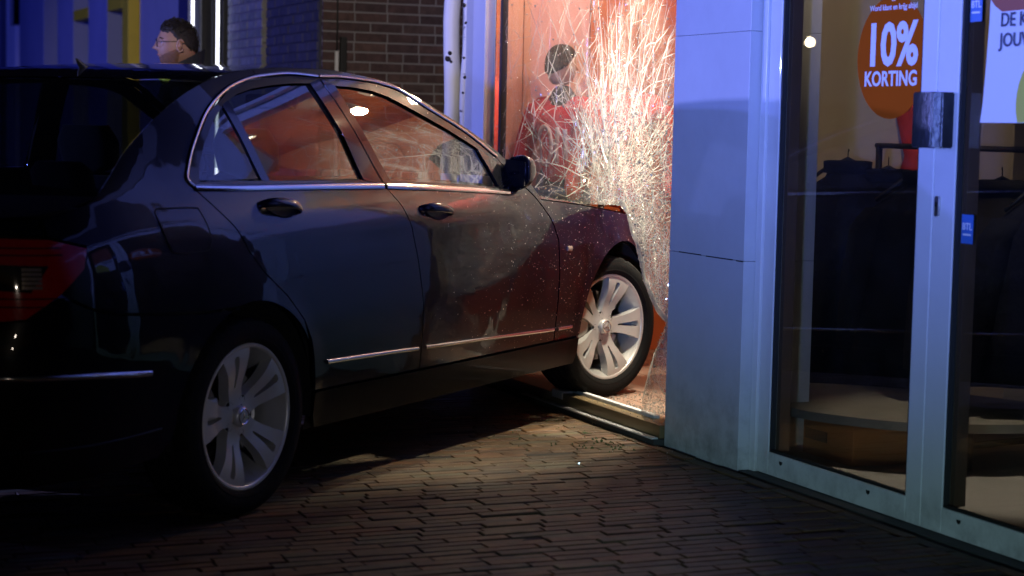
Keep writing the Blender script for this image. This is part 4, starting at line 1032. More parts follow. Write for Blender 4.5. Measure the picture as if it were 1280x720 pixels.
FOLDS = [[(.98,2.25),(.90,1.8),(.80,1.4),(.71,1.1),(.65,.93)],[(.80,2.25),(.74,1.75),(.67,1.3),(.60,1.05),(.52,.83)],[(1.28,1.80),(1.07,1.45),(.89,1.2),(.75,.95)],[(.55,1.95),(.52,1.5),(.46,1.15),(.40,.9),(.33,.65)],
    [(1.50,1.38),(1.2,1.2),(.95,1.05),(.78,.93)],[(.40,1.6),(.34,1.15),(.27,.8),(.19,.55)],[(.66,2.0),(.63,1.6),(.60,1.25),(.57,.95)],[(1.12,2.1),(.98,1.6),(.84,1.22)],[(.20,1.3),(.19,.95),(.14,.6)],[(.29,.14),(.24,.24),(.20,.36)],[(.20,.10),(.18,.22),(.15,.40)]]
FOLDS = [catmull(f_, 6) for f_ in FOLDS]
FW = [1.0,.9,.6,.8,.5,.8,.7,.5,.6,.9,.8]
def fold(y, z):
    """nearness (0..1) to the folds of the hanging sheet"""
    s = 0.0
    for f_, w in zip(FOLDS, FW):
        if not (min(f_[0][0], f_[-1][0])-.12 < y < max(f_[0][0], f_[-1][0])+.12): continue
        for i in range(0, len(f_)-2, 2):
            a, b = f_[i], f_[i+2]
            if min(a[1], b[1])-.06 < z < max(a[1], b[1])+.06:
                t = i/len(f_); d = segd((y, z), a, b); s = max(s, w*(.35+.65*t)*math.exp(-(d/(.012+.028*t))**2))
    return s
def gx(y, z):
    """depth of the sagging sheet"""
    d = math.hypot(y-IM[0], (z-IM[1])*.8); e = min(1, min(y-.03, 1.93-y)/.22) if z > .5 else 1
    s = .028*math.exp(-(d/.45)**2)*max(0, e)**.7
    s += .010*math.sin(7*y+5*z)*math.exp(-(d/.7)**2)
    if z < .47: s += .03*math.sin(9*z+14*y)
    s -= .014*fold(y, z)
    return .074+s
def craze(y, z):
    d = math.hypot(y-IM[0], z-IM[1]); t = tear_d(y, z)
    ang = math.atan2(z-IM[1], y-IM[0])
    c = .07+.35*math.exp(-(d/.5)**2)+.85*math.exp(-(t/.14)**2)
    c += .12*sstep(.85,.45,y)+.32*sstep(.85,.45,y)*math.exp(-((z-.72)/.28)**2)
    if z < .5: c += .45
    c += .75*fold(y, z)*(.8+.2*math.sin(90*z+60*y))
    return min(1.0, c)
pane = empty('shattered_pane', (.07,.98,.09)); tag(pane, 'shattered laminated shop window pane sagging inward beside the pillar, full of white cracks', 'window pane')
off0 = Vector((.07,.98,.09))
P, T, loops = triangulate(SHEET, [], .017, .03)
V = [Vector((gx(y, z), y, z))-off0 for y, z in P]
sh = mesh_obj('glass_sheet', V, T, M['sheet'], pane, True)
at = sh.data.attributes.new('craze', 'FLOAT', 'POINT')
for i, (y, z) in enumerate(P): at.data[i].value = craze(y, z)
rc = random.Random(21)
def inside(y, z): return pip(y, z, SHEET)
bmc = bmesh.new(); bmf = bmesh.new()
def crackline(bm, pts, r0, r1):
    q = [Vector((gx(y, z)-.002, y, z))-off0 for y, z in pts]
    n = len(q)
    if n < 2: return
    add_tube(bm, q, [r0+(r1-r0)*i/(n-1) for i in range(n)], 3, cap=False)
def walk(y, z, a, length, step, jit, bend=0.0):
    pts = [(y, z)]; L_ = 0
    while L_ < length:
        a += (rc.random()-.5)*jit+bend*step
        y += math.cos(a)*step; z += math.sin(a)*step; L_ += step
        if not inside(y, z): break
        pts.append((y, z))
    return pts
radials = []
for k in range(40):
    a = R(8+165*(k+rc.random()*.9)/40)
    r0_ = .06+.30*rc.random()**1.3; y0, z0 = IM[0]+math.cos(a)*r0_+(rc.random()-.5)*.10, IM[1]+.02+math.sin(a)*r0_
    ln = (.35+1.2*rc.random()**1.6)*(1.15 if 40 < math.degrees(a) < 140 else .9)
    pts = walk(y0, z0, a, ln, .05, .13)
    if len(pts) < 3: continue
    radials.append(pts); strong = rc.random() < .25
    crackline(bmc if strong else bmf, pts, (.0030 if strong else .0017)*(.7+.6*rc.random()), .0008)
    # forks
    for _ in range(rc.randint(0, 1)):
        i = rc.randrange(1, len(pts)); b = walk(*pts[i], a+rc.choice((-1, 1))*(.3+.5*rc.random()), .08+.35*rc.random(), .03, .3)
        if len(b) > 2: crackline(bmf, b, .0020, .0007)
# cross cracks between neighbouring rays
for i in range(len(radials)-1):
    A, B = radials[i], radials[i+1]
    for k in range(2, min(len(A), len(B), 26)):
        if rc.random() < .55*math.exp(-k/14):
            j = max(1, min(len(B)-1, k+rc.randint(-2, 2))); my, mz = (A[k][0]+B[j][0])/2, (A[k][1]+B[j][1])/2
            if math.hypot(A[k][0]-B[j][0], A[k][1]-B[j][1]) < .16:
                crackline(bmf, [A[k], (my+(rc.random()-.5)*.02, mz+(rc.random()-.5)*.02), B[j]], .0020, .0016)
# connected web: cells stretched along the rays, small by the impact
wp = []; wq = []
while len(wp) < 640:
    y, z = .04+1.87*rc.random(), .1+2.15*rc.random()
    if not inside(y, z): continue
    d = math.hypot(y-IM[0], z-IM[1])
    if rc.random() > .10+.9*math.exp(-(d/.5)**2)+.5*math.exp(-(tear_d(y, z)/.15)**2)+.35*sstep(.85,.4,y): continue
    wp.append((y, z)); wq.append(Vector((math.atan2(z-IM[1], y-IM[0])*1.0, math.log(d+.07)*.62)))
rr_ = delaunay_2d_cdt(wq, [], [], 0, 1e-7)
om = [s_[0] for s_ in rr_[3]]; seen_e = set()
for f_ in rr_[2]:
    for k in range(len(f_)):
        a_, b_ = om[f_[k]], om[f_[(k+1) % len(f_)]]
        ke = (min(a_, b_), max(a_, b_))
        if ke in seen_e: continue
        seen_e.add(ke); A, B = wp[a_], wp[b_]; ln = math.hypot(A[0]-B[0], A[1]-B[1])
        if ln > .22 or rc.random() < .30: continue
        my, mz = (A[0]+B[0])/2+(rc.random()-.5)*.05*ln, (A[1]+B[1])/2+(rc.random()-.5)*.05*ln
        if not inside(my, mz): continue
        w0 = (.0006+.0013*rc.random()**2)*(.65+.35*math.exp(-(math.hypot(A[0]-IM[0], A[1]-IM[1])/.45)**2)); crackline(bmf, [A, (my, mz), B], w0*(.6+.8*rc.random()), w0*(.6+.8*rc.random()))
# tight fan of white folds hanging from the ray centre to the bonnet
for k in range(22):
    a = R(50+75*rc.random()); y0 = IM[0]-.02+.42*rc.random(); z0 = .99+.10*rc.random()
    pts = walk(y0, z0, a, .18+.42*rc.random(), .03, .16)
    if len(pts) > 2: crackline(bmc, pts, .0034*(.6+.7*rc.random()), .0010)
# long hairlines leaning across the upper sheet
for k in range(80):
    y, z = .05+1.85*rc.random(), 1.0+1.25*rc.random()
    pts = walk(y, z, R(118+26*rc.random())+(R(-30) if y < .6 else 0)-math.pi*(rc.random() < .5), (.08+.35*rc.random()), .04, .05)
    if len(pts) > 2: crackline(bmf, pts, .0010+.0008*rc.random(), .0005)
for k in range(170):      # crumpled cullet below and beside the tear
    y, z = .04+.55*rc.random(), .10+1.2*rc.random()
    if not inside(y, z): continue
    pts = walk(y, z, rc.random()*6.28, .03+.10*rc.random(), .035, .35)
    if len(pts) > 1: crackline(bmf, pts, .0016+.0014*rc.random(), .0006)
# rolled lip of the tear
lip = [(y, z) for y, z in catmull(TEAR, 6)]
for k in range(5): crackline(bmc, [(y+(rc.random()-.5)*.010-.004*k, z+(rc.random()-.5)*.010+.004*k) for y, z in lip], .004, .003)
o = bm_obj('crack_lines', bmc, M['crack'], pane); tag(o, kind='stuff')
o = bm_obj('hairline_cracks', bmf, M['crack'], pane); tag(o, kind='stuff')
# splinters clinging to the sheet
V, F = [], []
n = 0
while n < 3600:
    y, z = .04+1.87*rc.random(), .1+1.75*rc.random()
    if not inside(y, z): continue
    d = math.hypot(y-IM[0], z-IM[1]); p_ = .05+.9*math.exp(-(d/.40)**2)+.6*math.exp(-(tear_d(y, z)/.12)**2)+(.45*math.exp(-((z-.95)/.45)**2) if y < .62 else 0)
    if rc.random() > p_: continue
    n += 1
    c = Vector((gx(y, z)-.004+(rc.random()-.5)*.004, y, z))-off0; s = .0018+.0075*rc.random()**3.2
    ax = Vector((rc.gauss(0,1), rc.gauss(0,1), rc.gauss(0,1))).normalized(); bx = ax.orthogonal().normalized(); cx_ = ax.cross(bx)
    b = len(V)
    V += [c+bx*s, c-bx*s*.5+cx_*s*.8, c-bx*s*.6-cx_*s*.7, c+ax*s*.7]; F += [(b,b+1,b+2),(b,b+1,b+3),(b+1,b+2,b+3),(b+2,b,b+3)]
o = mesh_obj('glass_splinters', V, F, M['splinter'], pane); tag(o, kind='stuff')
# crumbs on the shop floor, the sill and the pavement
V, F = [], []
def crumb(x, y, z, s):
    b = len(V); ax = Vector((rc.gauss(0,1), rc.gauss(0,1), rc.gauss(0,1))).normalized(); bx = ax.orthogonal().normalized(); cx_ = ax.cross(bx); c = Vector((x, y, z))
    for q in (c+bx*s, c-bx*s*.5+cx_*s*.8, c-bx*s*.6-cx_*s*.7, c+ax*s*.7): V.append(q)
    F.extend([(b,b+1,b+2),(b,b+1,b+3),(b+1,b+2,b+3),(b+2,b,b+3)])
for k in range(420): crumb(.14+1.0*rc.random()**1.5, .05+2.1*rc.random(), .058, .002+.005*rc.random()**2)
for k in range(900): crumb(.13+.75*rc.random()**2, .04+1.0*rc.random(), .0595+.004*rc.random(), .003+.005*rc.random())
for k in range(160): crumb(-.01+.09*rc.random(), .02+.9*rc.random(), .080, .002+.003*rc.random())
for k in range(220): crumb(-.05-1.2*rc.random()**2.4, -.4+1.6*rc.random(), .004, .0015+.003*rc.random()**2)
for k in range(70): crumb(-.03-.02*rc.random(), .05+1.2*rc.random(), .031, .0015+.002*rc.random())
o = mesh_obj('glass_crumbs', V, F, M['splinter']); tag(o, 'scattered crumbs of broken glass on the shop floor, sill and pavement', kind='stuff')

V, F = [], []
bv_ = [p for p in bon.data.polygons if p.center.y < .25 and 2.1 < p.center.x < 3.2]
for k in range(520):
    p = bv_[rc.randrange(len(bv_))]; vs = [bon.data.vertices[i].co for i in p.vertices]; w0, w1 = rc.random(), rc.random()
    q = vs[0].lerp(vs[1], w0).lerp(vs[3].lerp(vs[2], w0), w1)
    if rc.random() < (.25+.75*sstep(0,-.7,q.y)): crumb(q.x, q.y, q.z+.001, .0015+.0065*rc.random()**2.5)
o = mesh_obj('glass_crumbs', V, F, M['splinter'], bon); tag(o, kind='stuff')

# ------------------------------------------------------------------ figures
def skin_mesh(name, verts, edges, radii, m, parent, root=0, sub=2):
    me = bpy.data.meshes.new(name); me.from_pydata(verts, edges, []); o = bpy.data.objects.new(name, me); COL.objects.link(o)
    o.modifiers.new('s', 'SKIN'); sv = me.skin_vertices[0].data
    for i, r_ in enumerate(radii):
        sv[i].radius = r_ if isinstance(r_, tuple) else (r_, r_); sv[i].use_root = (i == root)
    sb = o.modifiers.new('u', 'SUBSURF'); sb.levels = sub; sb.render_levels = sub
    dg = bpy.context.evaluated_depsgraph_get(); nm = bpy.data.meshes.new_from_object(o.evaluated_get(dg)); bpy.data.objects.remove(o)
    nm.name = name; nm.materials.clear(); nm.materials.append(m); nm.shade_smooth()
    q = bpy.data.objects.new(name, nm); link(q, parent); return q
def head_mesh(bm, c, h, w, d, face=True):
    """head with brow, nose, lips, chin and jaw; looks along +x; c centre, h height, w width, d depth"""
    nu, nv = 40, 36; vs = []
    for i in range(nv+1):
        t = i/nv; z = math.cos(math.pi*t)                       # 1 top .. -1 chin
        rr = math.sin(math.pi*t)**.8
        for j in range(nu):
            a = 2*math.pi*j/nu; x = math.cos(a); y = math.sin(a)
            X = rr*x*d/2*(1.0 if x > 0 else 1.08); Y = rr*y*w/2; Z = z*h/2
            if z < 0:                                           # narrow to the jaw
                k = -z; Y *= 1-.28*k*k; X += .02*h*k*(1 if x > 0 else .0)-(.30*h*k*k*.5 if x < -.1 else 0)*.8
            if face and x > 0:
                fr_ = max(0, x)**6
                X += fr_*h*(.125*math.exp(-((z+.16)/.085)**2)*math.exp(-(y/.2)**2)+.060*math.exp(-((z-.02)/.14)**2)*math.exp(-(y/.15)**2)
                    +.020*math.exp(-((z-.26)/.10)**2)-.035*math.exp(-((z-.10)/.07)**2)*(1-math.exp(-(y/.20)**2))*1.2
                    +.026*math.exp(-((z+.40)/.05)**2)*math.exp(-(y/.3)**2)+.024*math.exp(-((z+.52)/.05)**2)*math.exp(-(y/.3)**2)-.012*math.exp(-((z+.46)/.02)**2)
                    +.045*math.exp(-((z+.80)/.14)**2)*math.exp(-(y/.4)**2))
            vs.append(bm.verts.new((c[0]+X, c[1]+Y, c[2]+Z)))
    for i in range(nv):
        for j in range(nu): 
            q = (vs[i*nu+j], vs[i*nu+(j+1) % nu], vs[(i+1)*nu+(j+1) % nu], vs[(i+1)*nu+j])
            bm.faces.new(q)
    bmesh.ops.remove_doubles(bm, verts=bm.verts, dist=1e-5)
def hand_pts(wrist, dirv, side, scale=1.0, curl=.35):
    """five finger chains from the wrist; returns verts, edges, radii to append (first vertex is the palm)"""
    d = Vector(dirv).normalized(); s = Vector(side).normalized(); n = d.cross(s).normalized(); w = Vector(wrist)
    V = [w+d*.045*scale, w+d*.085*scale]; E = [(0,1)]; Rr = [(.026*scale,.016*scale),(.030*scale,.013*scale)]
    for k, (o_, l_) in enumerate(((-.030,.060),(-.010,.072),(.010,.068),(.028,.052))):
        p = w+d*.092*scale+s*o_*scale; b = len(V); V.append(p); E.append((1, b)); Rr.append(.0095*scale)
        for q in range(2):
            f = curl*(q+1); p = p+(d*math.cos(f)+n*math.sin(f))*l_*.5*scale; V.append(p); E.append((b+q, b+q+1)); Rr.append((.0088-.001*q)*scale)
    b = len(V); p = w+d*.035*scale-s*.030*scale; V.append(p); E.append((0, b)); Rr.append(.011*scale)
    p = p+(d*.7-s*.6+n*.3)*.035*scale; V.append(p); E.append((b, b+1)); Rr.append(.0098*scale)
    p = p+(d*.9-s*.15+n*.35)*.03*scale; V.append(p); E.append((b+1, b+2)); Rr.append(.0085*scale)
    return V, E, Rr
M['eye'] = mat('dark_eye', (.03,.02,.015), .15); M['lips'] = mat('lips', (.32,.12,.10), .5)
M['skin'] = mat('skin', (.30,.165,.12), .55, noise=(16,.22), bump=(90,.12)); M['hair'] = mat('brown_hair', (.012,.008,.006), .6, bump=(260,.5)); M['uniform'] = mat('dark_uniform_cloth', (.012,.013,.018), .85, bump=(120,.3))
M['hivis'] = mat('hi_vis_yellow_green', (.45,.62,.06), .7, bump=(120,.2)); M['trousers'] = mat('dark_trousers', (.014,.015,.02), .9, bump=(120,.3)); M['shoe'] = mat('black_leather', (.012,.012,.012), .4)
def person(loc, rz):
    p = empty('person', loc, rz); tag(p, 'person in dark jacket with glasses and short hair, standing behind the car roof looking sideways', 'person')
    # one continuous body, +x is forward
    V = [(0,0,.95),(0,0,1.10),(.01,0,1.28),(0,0,1.42),(.005,0,1.50),(.02,0,1.555),
         (0,.10,.90),(.02,.11,.50),(.0,.115,.09),(.10,.13,.045),(0,-.10,.90),(.02,-.11,.50),(.0,-.115,.09),(.10,-.13,.045),
         (0,.175,1.415),(-.03,.235,1.13),(.08,.25,.90),(0,-.175,1.415),(-.03,-.235,1.13),(.08,-.25,.90)]
    E = [(0,1),(1,2),(2,3),(3,4),(4,5),(0,6),(6,7),(7,8),(8,9),(0,10),(10,11),(11,12),(12,13),(3,14),(14,15),(15,16),(3,17),(17,18),(18,19)]
    Rr = [(.15,.11),(.145,.105),(.165,.12),(.13,.085),.062,.058,.095,.062,.045,.04,.095,.062,.045,.04,.068,.05,.036,.068,.05,.036]
    for s, wi in ((1,16),(-1,19)):
        hv, he, hr = hand_pts(V[wi], (.25,0,-1), (1,0,.2), 1.0)
        b = len(V); V += [tuple(v) for v in hv]; E += [(wi, b)]+[(a+b, c+b) for a, c in he]; Rr += hr
    body = skin_mesh('body', V, E, Rr, M['skin'], p)
    # clothes follow the body
    J = [(0,0,.88),(0,0,1.10),(.01,0,1.28),(0,0,1.425),(.0,0,1.50),(0,.18,1.42),(-.03,.238,1.13),(.07,.25,.94),(0,-.18,1.42),(-.03,-.238,1.13),(.07,-.25,.94)]
    skin_mesh('jacket', J, [(0,1),(1,2),(2,3),(3,4),(3,5),(5,6),(6,7),(3,8),(8,9),(9,10)], [(.175,.135),(.165,.125),(.185,.14),(.155,.11),(.085,.085),.088,.066,.05,.088,.066,.05], M['uniform'], p)
    T_ = [(0,0,.98),(0,.10,.88),(.02,.11,.50),(.0,.115,.11),(0,-.10,.88),(.02,-.11,.50),(.0,-.115,.11)]
    skin_mesh('trousers', T_, [(0,1),(1,2),(2,3),(0,4),(4,5),(5,6)], [(.165,.125),.11,.078,.062,.11,.078,.062], M['trousers'], p)
    for s in (1, -1):
        bm = bmesh.new(); add_tube(bm, [(-.05,s*.118,.05),(.02,s*.12,.05),(.12,s*.13,.04),(.19,s*.135,.035)], [.045,.052,.05,.028], 12); bm_obj('shoe', bm, M['shoe'], p, True)
    # collar turned up, with hi-vis lining
    bm = bmesh.new(); rings = []
    for z, r_, in ((1.45,.105),(1.51,.100),(1.565,.108)):
        rings.append([bm.verts.new((math.cos(a)*r_*1.0+.005, math.sin(a)*r_*.95, z+.05*-math.cos(a)*max(0,(z-1.45)/.1))) for a in (2*math.pi*k/24 for k in range(24))])
    for i in range(2):
        for k in range(24): bm.faces.new((rings[i][k], rings[i][(k+1) % 24], rings[i+1][(k+1) % 24], rings[i+1][k]))
    col_ = bm_obj('collar', bm, M['uniform'], p, True)
    bm = bmesh.new(); add_tube(bm, [(.085,.10,1.44),(.115,.05,1.475),(.125,0,1.49),(.115,-.05,1.475),(.085,-.10,1.44)], .022, 8); bm_obj('hi_vis_trim', bm, M['hivis'], p, True)
    # head: face, ears, hair, beard shadow, glasses
    hd_ = bmesh.new(); HC_ = (.045,0,1.64); head_mesh(hd_, HC_, .235, .155, .195); head = bm_obj('head', hd_, M['skin'], p, True)
    for s in (1, -1):
        bm = bmesh.new(); rr = []
        for i in range(9):
            a = R(-150+300*i/8); rr.append((HC_[0]-.014+math.cos(a+math.pi)*-.017*1.0, HC_[1]+s*(.079+.008*abs(math.sin(a*.5))), HC_[2]-.008+math.sin(a)*.031))
        add_tube(bm, rr, .0062, 6); add_tube(bm, [(HC_[0]-.012, s*.074, HC_[2]-.03), (HC_[0]-.012, s*.080, HC_[2]+.015)], [.012,.013], 8); bm_obj('ear', bm, M['skin'], head, True)
        bm = bmesh.new(); add_lathe(bm, [(.021,0),(.0225,.001),(.024,0),(.0225,-.001)], 24, 'X', closed=True, center=(HC_[0]+.103, s*.034, HC_[2]+.006)); add_tube(bm, [(HC_[0]+.103, s*.056, HC_[2]+.012), (HC_[0]+.05, s*.079, HC_[2]+.012), (HC_[0]-.01, s*.082, HC_[2]+.014)], .0016, 6); bm_obj('glasses', bm, M['darkmetal'], head, True)
    for s in (1, -1):
        bm = bmesh.new(); add_lathe(bm, [(.0001,.007),(.006,.005),(.0095,.0)], 14, 'X', center=(HC_[0]+.078, s*.033, HC_[2]+.008)); ey = bm_obj('eye', bm, M['eye'], head, True)
        bm = bmesh.new(); add_tube(bm, [(HC_[0]+.088, s*.014, HC_[2]+.028), (HC_[0]+.086, s*.036, HC_[2]+.033), (HC_[0]+.070, s*.054, HC_[2]+.027)], [.003,.0035,.0018], 6); bm_obj('eyebrow', bm, M['hair'], head, True)
    bm = bmesh.new(); add_tube(bm, [(HC_[0]+.085, -.024, HC_[2]-.056), (HC_[0]+.097, 0, HC_[2]-.054), (HC_[0]+.085, .024, HC_[2]-.056)], [.002,.0035,.002], 6); bm_obj('lips', bm, M['lips'], head, True)
    # hair and beard: shells that rise out of the scalp and jaw
    def shell(name, fn, m_):
        bm = bmesh.new(); head_mesh(bm, HC_, .235, .155, .195); C_ = Vector(HC_)
        for v in bm.verts:
            q = v.co-C_; n_ = Vector((q.x, q.y*1.3, q.z)).normalized(); v.co += n_*fn(q.x/.0975, abs(q.y)/.0775, q.z/.1175)
        return bm_obj(name, bm, m_, head, True)
    def hair_h(x, y, z):
        line = .56-.16*y if x > .45 else (.56+(x-.45)*1.0 if x > -.02 else .09-(.02-x)*.45); line += .035*math.sin(23*x+9*y)      # hairline, temple, nape
        side = 1.0 if x < .1 else 1.0
        return -.010+.0155*sstep(line-.16, line+.16, z)+.007*sstep(.55,1.0,z)*sstep(-.6,.4,x)+.0022*math.sin(44*x+31*y)*math.sin(37*z+11*y)
    hr_ = shell('hair', hair_h, M['hair'])
    me = hr_.data; rs = random.Random(3); V_, F_ = [], []
    cand = [v for v in me.vertices if hair_h((v.co.x-HC_[0])/.0975, abs(v.co.y)/.0775, (v.co.z-HC_[2])/.1175) > .002]
    for k in range(2200):
        v = cand[rs.randrange(len(cand))]; q = v.co-Vector(HC_); n_ = q.normalized()
        fl_ = Vector((-.5+rs.gauss(0,.35), rs.gauss(0,.35), -.45*sstep(.3,-.3,q.z/.1175)+.55*sstep(.02,.06,q.x)+rs.gauss(0,.2))); fl_ = (fl_-n_*fl_.dot(n_)).normalized()
        L_ = .008+.010*rs.random()+.010*sstep(.05,.1,q.z); p0_ = v.co+Vector((rs.gauss(0,.004), rs.gauss(0,.004), rs.gauss(0,.004)))*1.0-n_*.001; w_ = fl_.cross(n_)*.0007
        b_ = len(V_); V_ += [p0_-w_, p0_+w_, p0_+fl_*L_*.6+n_*(.003+.003*rs.random())+w_*.6, p0_+fl_*L_+n_*.003*rs.random()]; F_ += [(b_, b_+1, b_+2), (b_, b_+2, b_+3)]
    o_ = mesh_obj('hair_strands', V_, F_, M['hair'], head); tag(o_, kind='stuff')
    M['beard'] = mat('short_beard', (.15,.075,.05), .8, bump=(300,.5), noise=(60,.4))
    def beard_h(x, y, z):
        zt = -.12-.36*max(0.0, min(1.0, x)); k = sstep(zt+.14, zt-.14, z)*sstep(-.40,-.08,x)
        return -.008+.0100*k-.012*math.exp(-((z+.46)/.04)**2)*sstep(.7,.9,x)*(1 if y < .35 else 0)
    shell('beard', beard_h, M['beard'])
    return p
pr = person((-1.19,3.2,0), R(172))

def mannequin(loc, rz, label, sh_m, tr_m, head_m, h=1.0, arms=(.25,.1), yaw=R(150)):
    p = empty('mannequin', loc, rz); p.scale = (h, h, h); tag(p, label, 'mannequin')
    V = [(0,0,.95),(0,0,1.10),(.01,0,1.28),(0,0,1.42),(.01,0,1.51),(.02,0,1.56),(0,.10,.90),(.02,.11,.50),(.0,.115,.09),(.09,.12,.04),(0,-.10,.90),(.03,-.12,.50),(.05,-.13,.09),(.14,-.14,.04),
         (0,.17,1.415),(-.02,.22+arms[0],1.15),(.06,.20+arms[0],.92),(0,-.17,1.415),(-.02,-.22-arms[1],1.15),(.06,-.20-arms[1],.92)]
    E = [(0,1),(1,2),(2,3),(3,4),(4,5),(0,6),(6,7),(7,8),(8,9),(0,10),(10,11),(11,12),(12,13),(3,14),(14,15),(15,16),(3,17),(17,18),(18,19)]
    Rr = [(.14,.10),(.13,.095),(.15,.11),(.12,.08),.060,.058,.09,.06,.042,.036,.09,.06,.042,.036,.06,.045,.032,.06,.045,.032]
    for wi in (16,19):
        hv, he, hr = hand_pts(V[wi], (.2,0,-1), (1,0,.2)); b = len(V); V += [tuple(v) for v in hv]; E += [(wi, b)]+[(a+b, c+b) for a, c in he]; Rr += hr
    skin_mesh('body', V, E, Rr, head_m, p)
    a0, a1 = arms
    J = [(0,0,.93),(0,0,1.10),(.01,0,1.28),(0,0,1.425),(.005,0,1.49),(0,.175,1.42),(-.02,.225+a0,1.15),(.05,.205+a0,.95),(0,-.175,1.42),(-.02,-.225-a1,1.15),(.05,-.205-a1,.95)]
    skin_mesh('top', J, [(0,1),(1,2),(2,3),(3,4),(3,5),(5,6),(6,7),(3,8),(8,9),(9,10)], [(.165,.125),(.16,.12),(.175,.13),(.145,.10),(.07,.07),.082,.062,.048,.082,.062,.048], sh_m, p)
    skin_mesh('trousers', [(0,0,.98),(0,.10,.88),(.02,.11,.50),(.0,.115,.11),(0,-.10,.88),(.03,-.12,.50),(.05,-.13,.11)], [(0,1),(1,2),(2,3),(0,4),(4,5),(5,6)], [(.155,.115),.105,.075,.06,.105,.075,.06], tr_m, p)
    bm = bmesh.new(); head_mesh(bm, (.03,0,1.675), .235, .155, .19); yw = Matrix.Translation((.03,0,0)) @ Matrix.Rotation(yaw, 4, 'Z') @ Matrix.Translation((-.03,0,0)); bm.transform(yw); hd_ = bm_obj('head', bm, M['manqface'], p, True)
    bm = bmesh.new(); head_mesh(bm, (.03,0,1.675), .235, .155, .19)
    for v in bm.verts:
        q = v.co-Vector((.03,0,1.675)); z, x = q.z/.1175, q.x/.095; line = .45 if x > .35 else (.45+(x-.35)*.9 if x > -.05 else .09-(.05-x)*.5)
        v.co += q.normalized()*(-.012+.026*sstep(line-.12, line+.12, z))
    bm.transform(yw); bm_obj('wig', bm, M['hair'], hd_, True)
    bm = bmesh.new(); add_lathe(bm, [(.0001,.012),(.20,.012),(.21,.006),(.21,0),(.0001,0)], 32, 'Z'); bm_obj('base', bm, M['steel'], p, True, 40)
    return p
M['manqface'] = mat('beige_mannequin', (.40,.29,.19), .45)
M['maroon'] = mat('maroon_knit', (.46,.016,.024), .85, bump=(150,.3), noise=(20,.2)); M['denim'] = mat('blue_denim', (.05,.09,.20), .85, bump=(160,.3), noise=(14,.3)); M['manq'] = mat('dark_grey_mannequin', (.028,.03,.026), .45); M['blackcloth2'] = mat('black_trouser_cloth', (.012,.012,.014), .85, bump=(120,.2))
pl1 = empty('display_plinth', (.545,2.24,.055)); tag(pl1, 'low white display plinth under the maroon mannequin', 'plinth'); bm = bmesh.new(); add_box(bm, -.20,.20,-.20,.20,0,.10,.004); bm_obj('block', bm, M['white'], pl1); bm = bmesh.new(); add_box(bm, -.205,.205,-.205,.205,.1005,.112,.003); bm_obj('top_board', bm, M['alu'], pl1)
mq1 = mannequin((.545,2.24,.167), R(222), 'dark mannequin in maroon sweatshirt with a pale ring print and blue jeans', M['maroon'], M['denim'], M['manq'], .835, (.10,.05))
from mathutils.bvhtree import BVHTree
M['print_lav'] = mat('pale_print', (.50,.42,.50), .7)
def print_lines(name, target, lines, rad, m, parent):
    """print lines laid on the front of a garment (looking along -x)"""
    me = target.data; bv = BVHTree.FromPolygons([v.co[:] for v in me.vertices], [p.vertices[:] for p in me.polygons]); bm = bmesh.new()
    for ln in lines:
        pts = []
        for y, z in ln:
            h_ = bv.ray_cast(Vector((1, y, z)), Vector((-1,0,0)))
            if h_[0] is not None: pts.append(h_[0]+Vector((.001,0,0)))
        if len(pts) > 2: add_tube(bm, pts, rad, 6)
    return bm_obj(name, bm, m, parent, True)
top1 = [c for c in mq1.children if c.name.startswith('top')][0]
ringp = [[(-.055+math.cos(2*math.pi*k/32)*.052, 1.19+math.sin(2*math.pi*k/32)*.115) for k in range(33)], [(.03+.004*math.sin(k), 1.30-.03*k) for k in range(8)], [(.075, 1.29-.03*k) for k in range(7)]]
print_lines('chest_print', top1, ringp, .013, M['print_lav'], mq1)
M['orangered'] = mat('orange_red_knit', (.70,.05,.022), .8, bump=(120,.3), noise=(10,.2))
# clothes thrown off the display
def heap(name, label, loc, m, r0, h, seed, cat, grp=None):
    r = random.Random(seed); bm = bmesh.new(); nu, nv = 40, 12; vs = []
    c = [bm.verts.new((0,0,h))]
    ph = [r.random()*6.28 for _ in range(4)]
    for i in range(1, nv+1):
        t = i/nv; ring = []
        for j in range(nu):
            a = 2*math.pi*j/nu; rr = r0*t*(1+.22*math.sin(2*a+ph[0])+.12*math.sin(5*a+ph[1]))
            z = h*(1-t)**.8*(1+.25*math.sin(4*a+ph[2]+3*t))+.018*math.sin(9*a+ph[3]+6*t)*(1-t**4)+.006
            ring.append(bm.verts.new((math.cos(a)*rr, math.sin(a)*rr*.7, max(.003, z) if t < 1 else .003)))
        vs.append(ring)
    for j in range(nu): bm.faces.new((c[0], vs[0][j], vs[0][(j+1) % nu]))
    for i in range(nv-1):
        for j in range(nu): bm.faces.new((vs[i][j], vs[i+1][j], vs[i+1][(j+1) % nu], vs[i][(j+1) % nu]))
    bm.faces.new(vs[-1][::-1])
    o = bm_obj(name, bm, m, None, True); o.location = loc; o.rotation_euler = (0,0,r.random()*3); tag(o, label, cat, grp); return o
heap('fallen_jacket', 'crumpled red jacket lying on the shop floor behind the front wheel', (.78,.98,.056), M['redcloth'], .22, .14, 4, 'jacket')
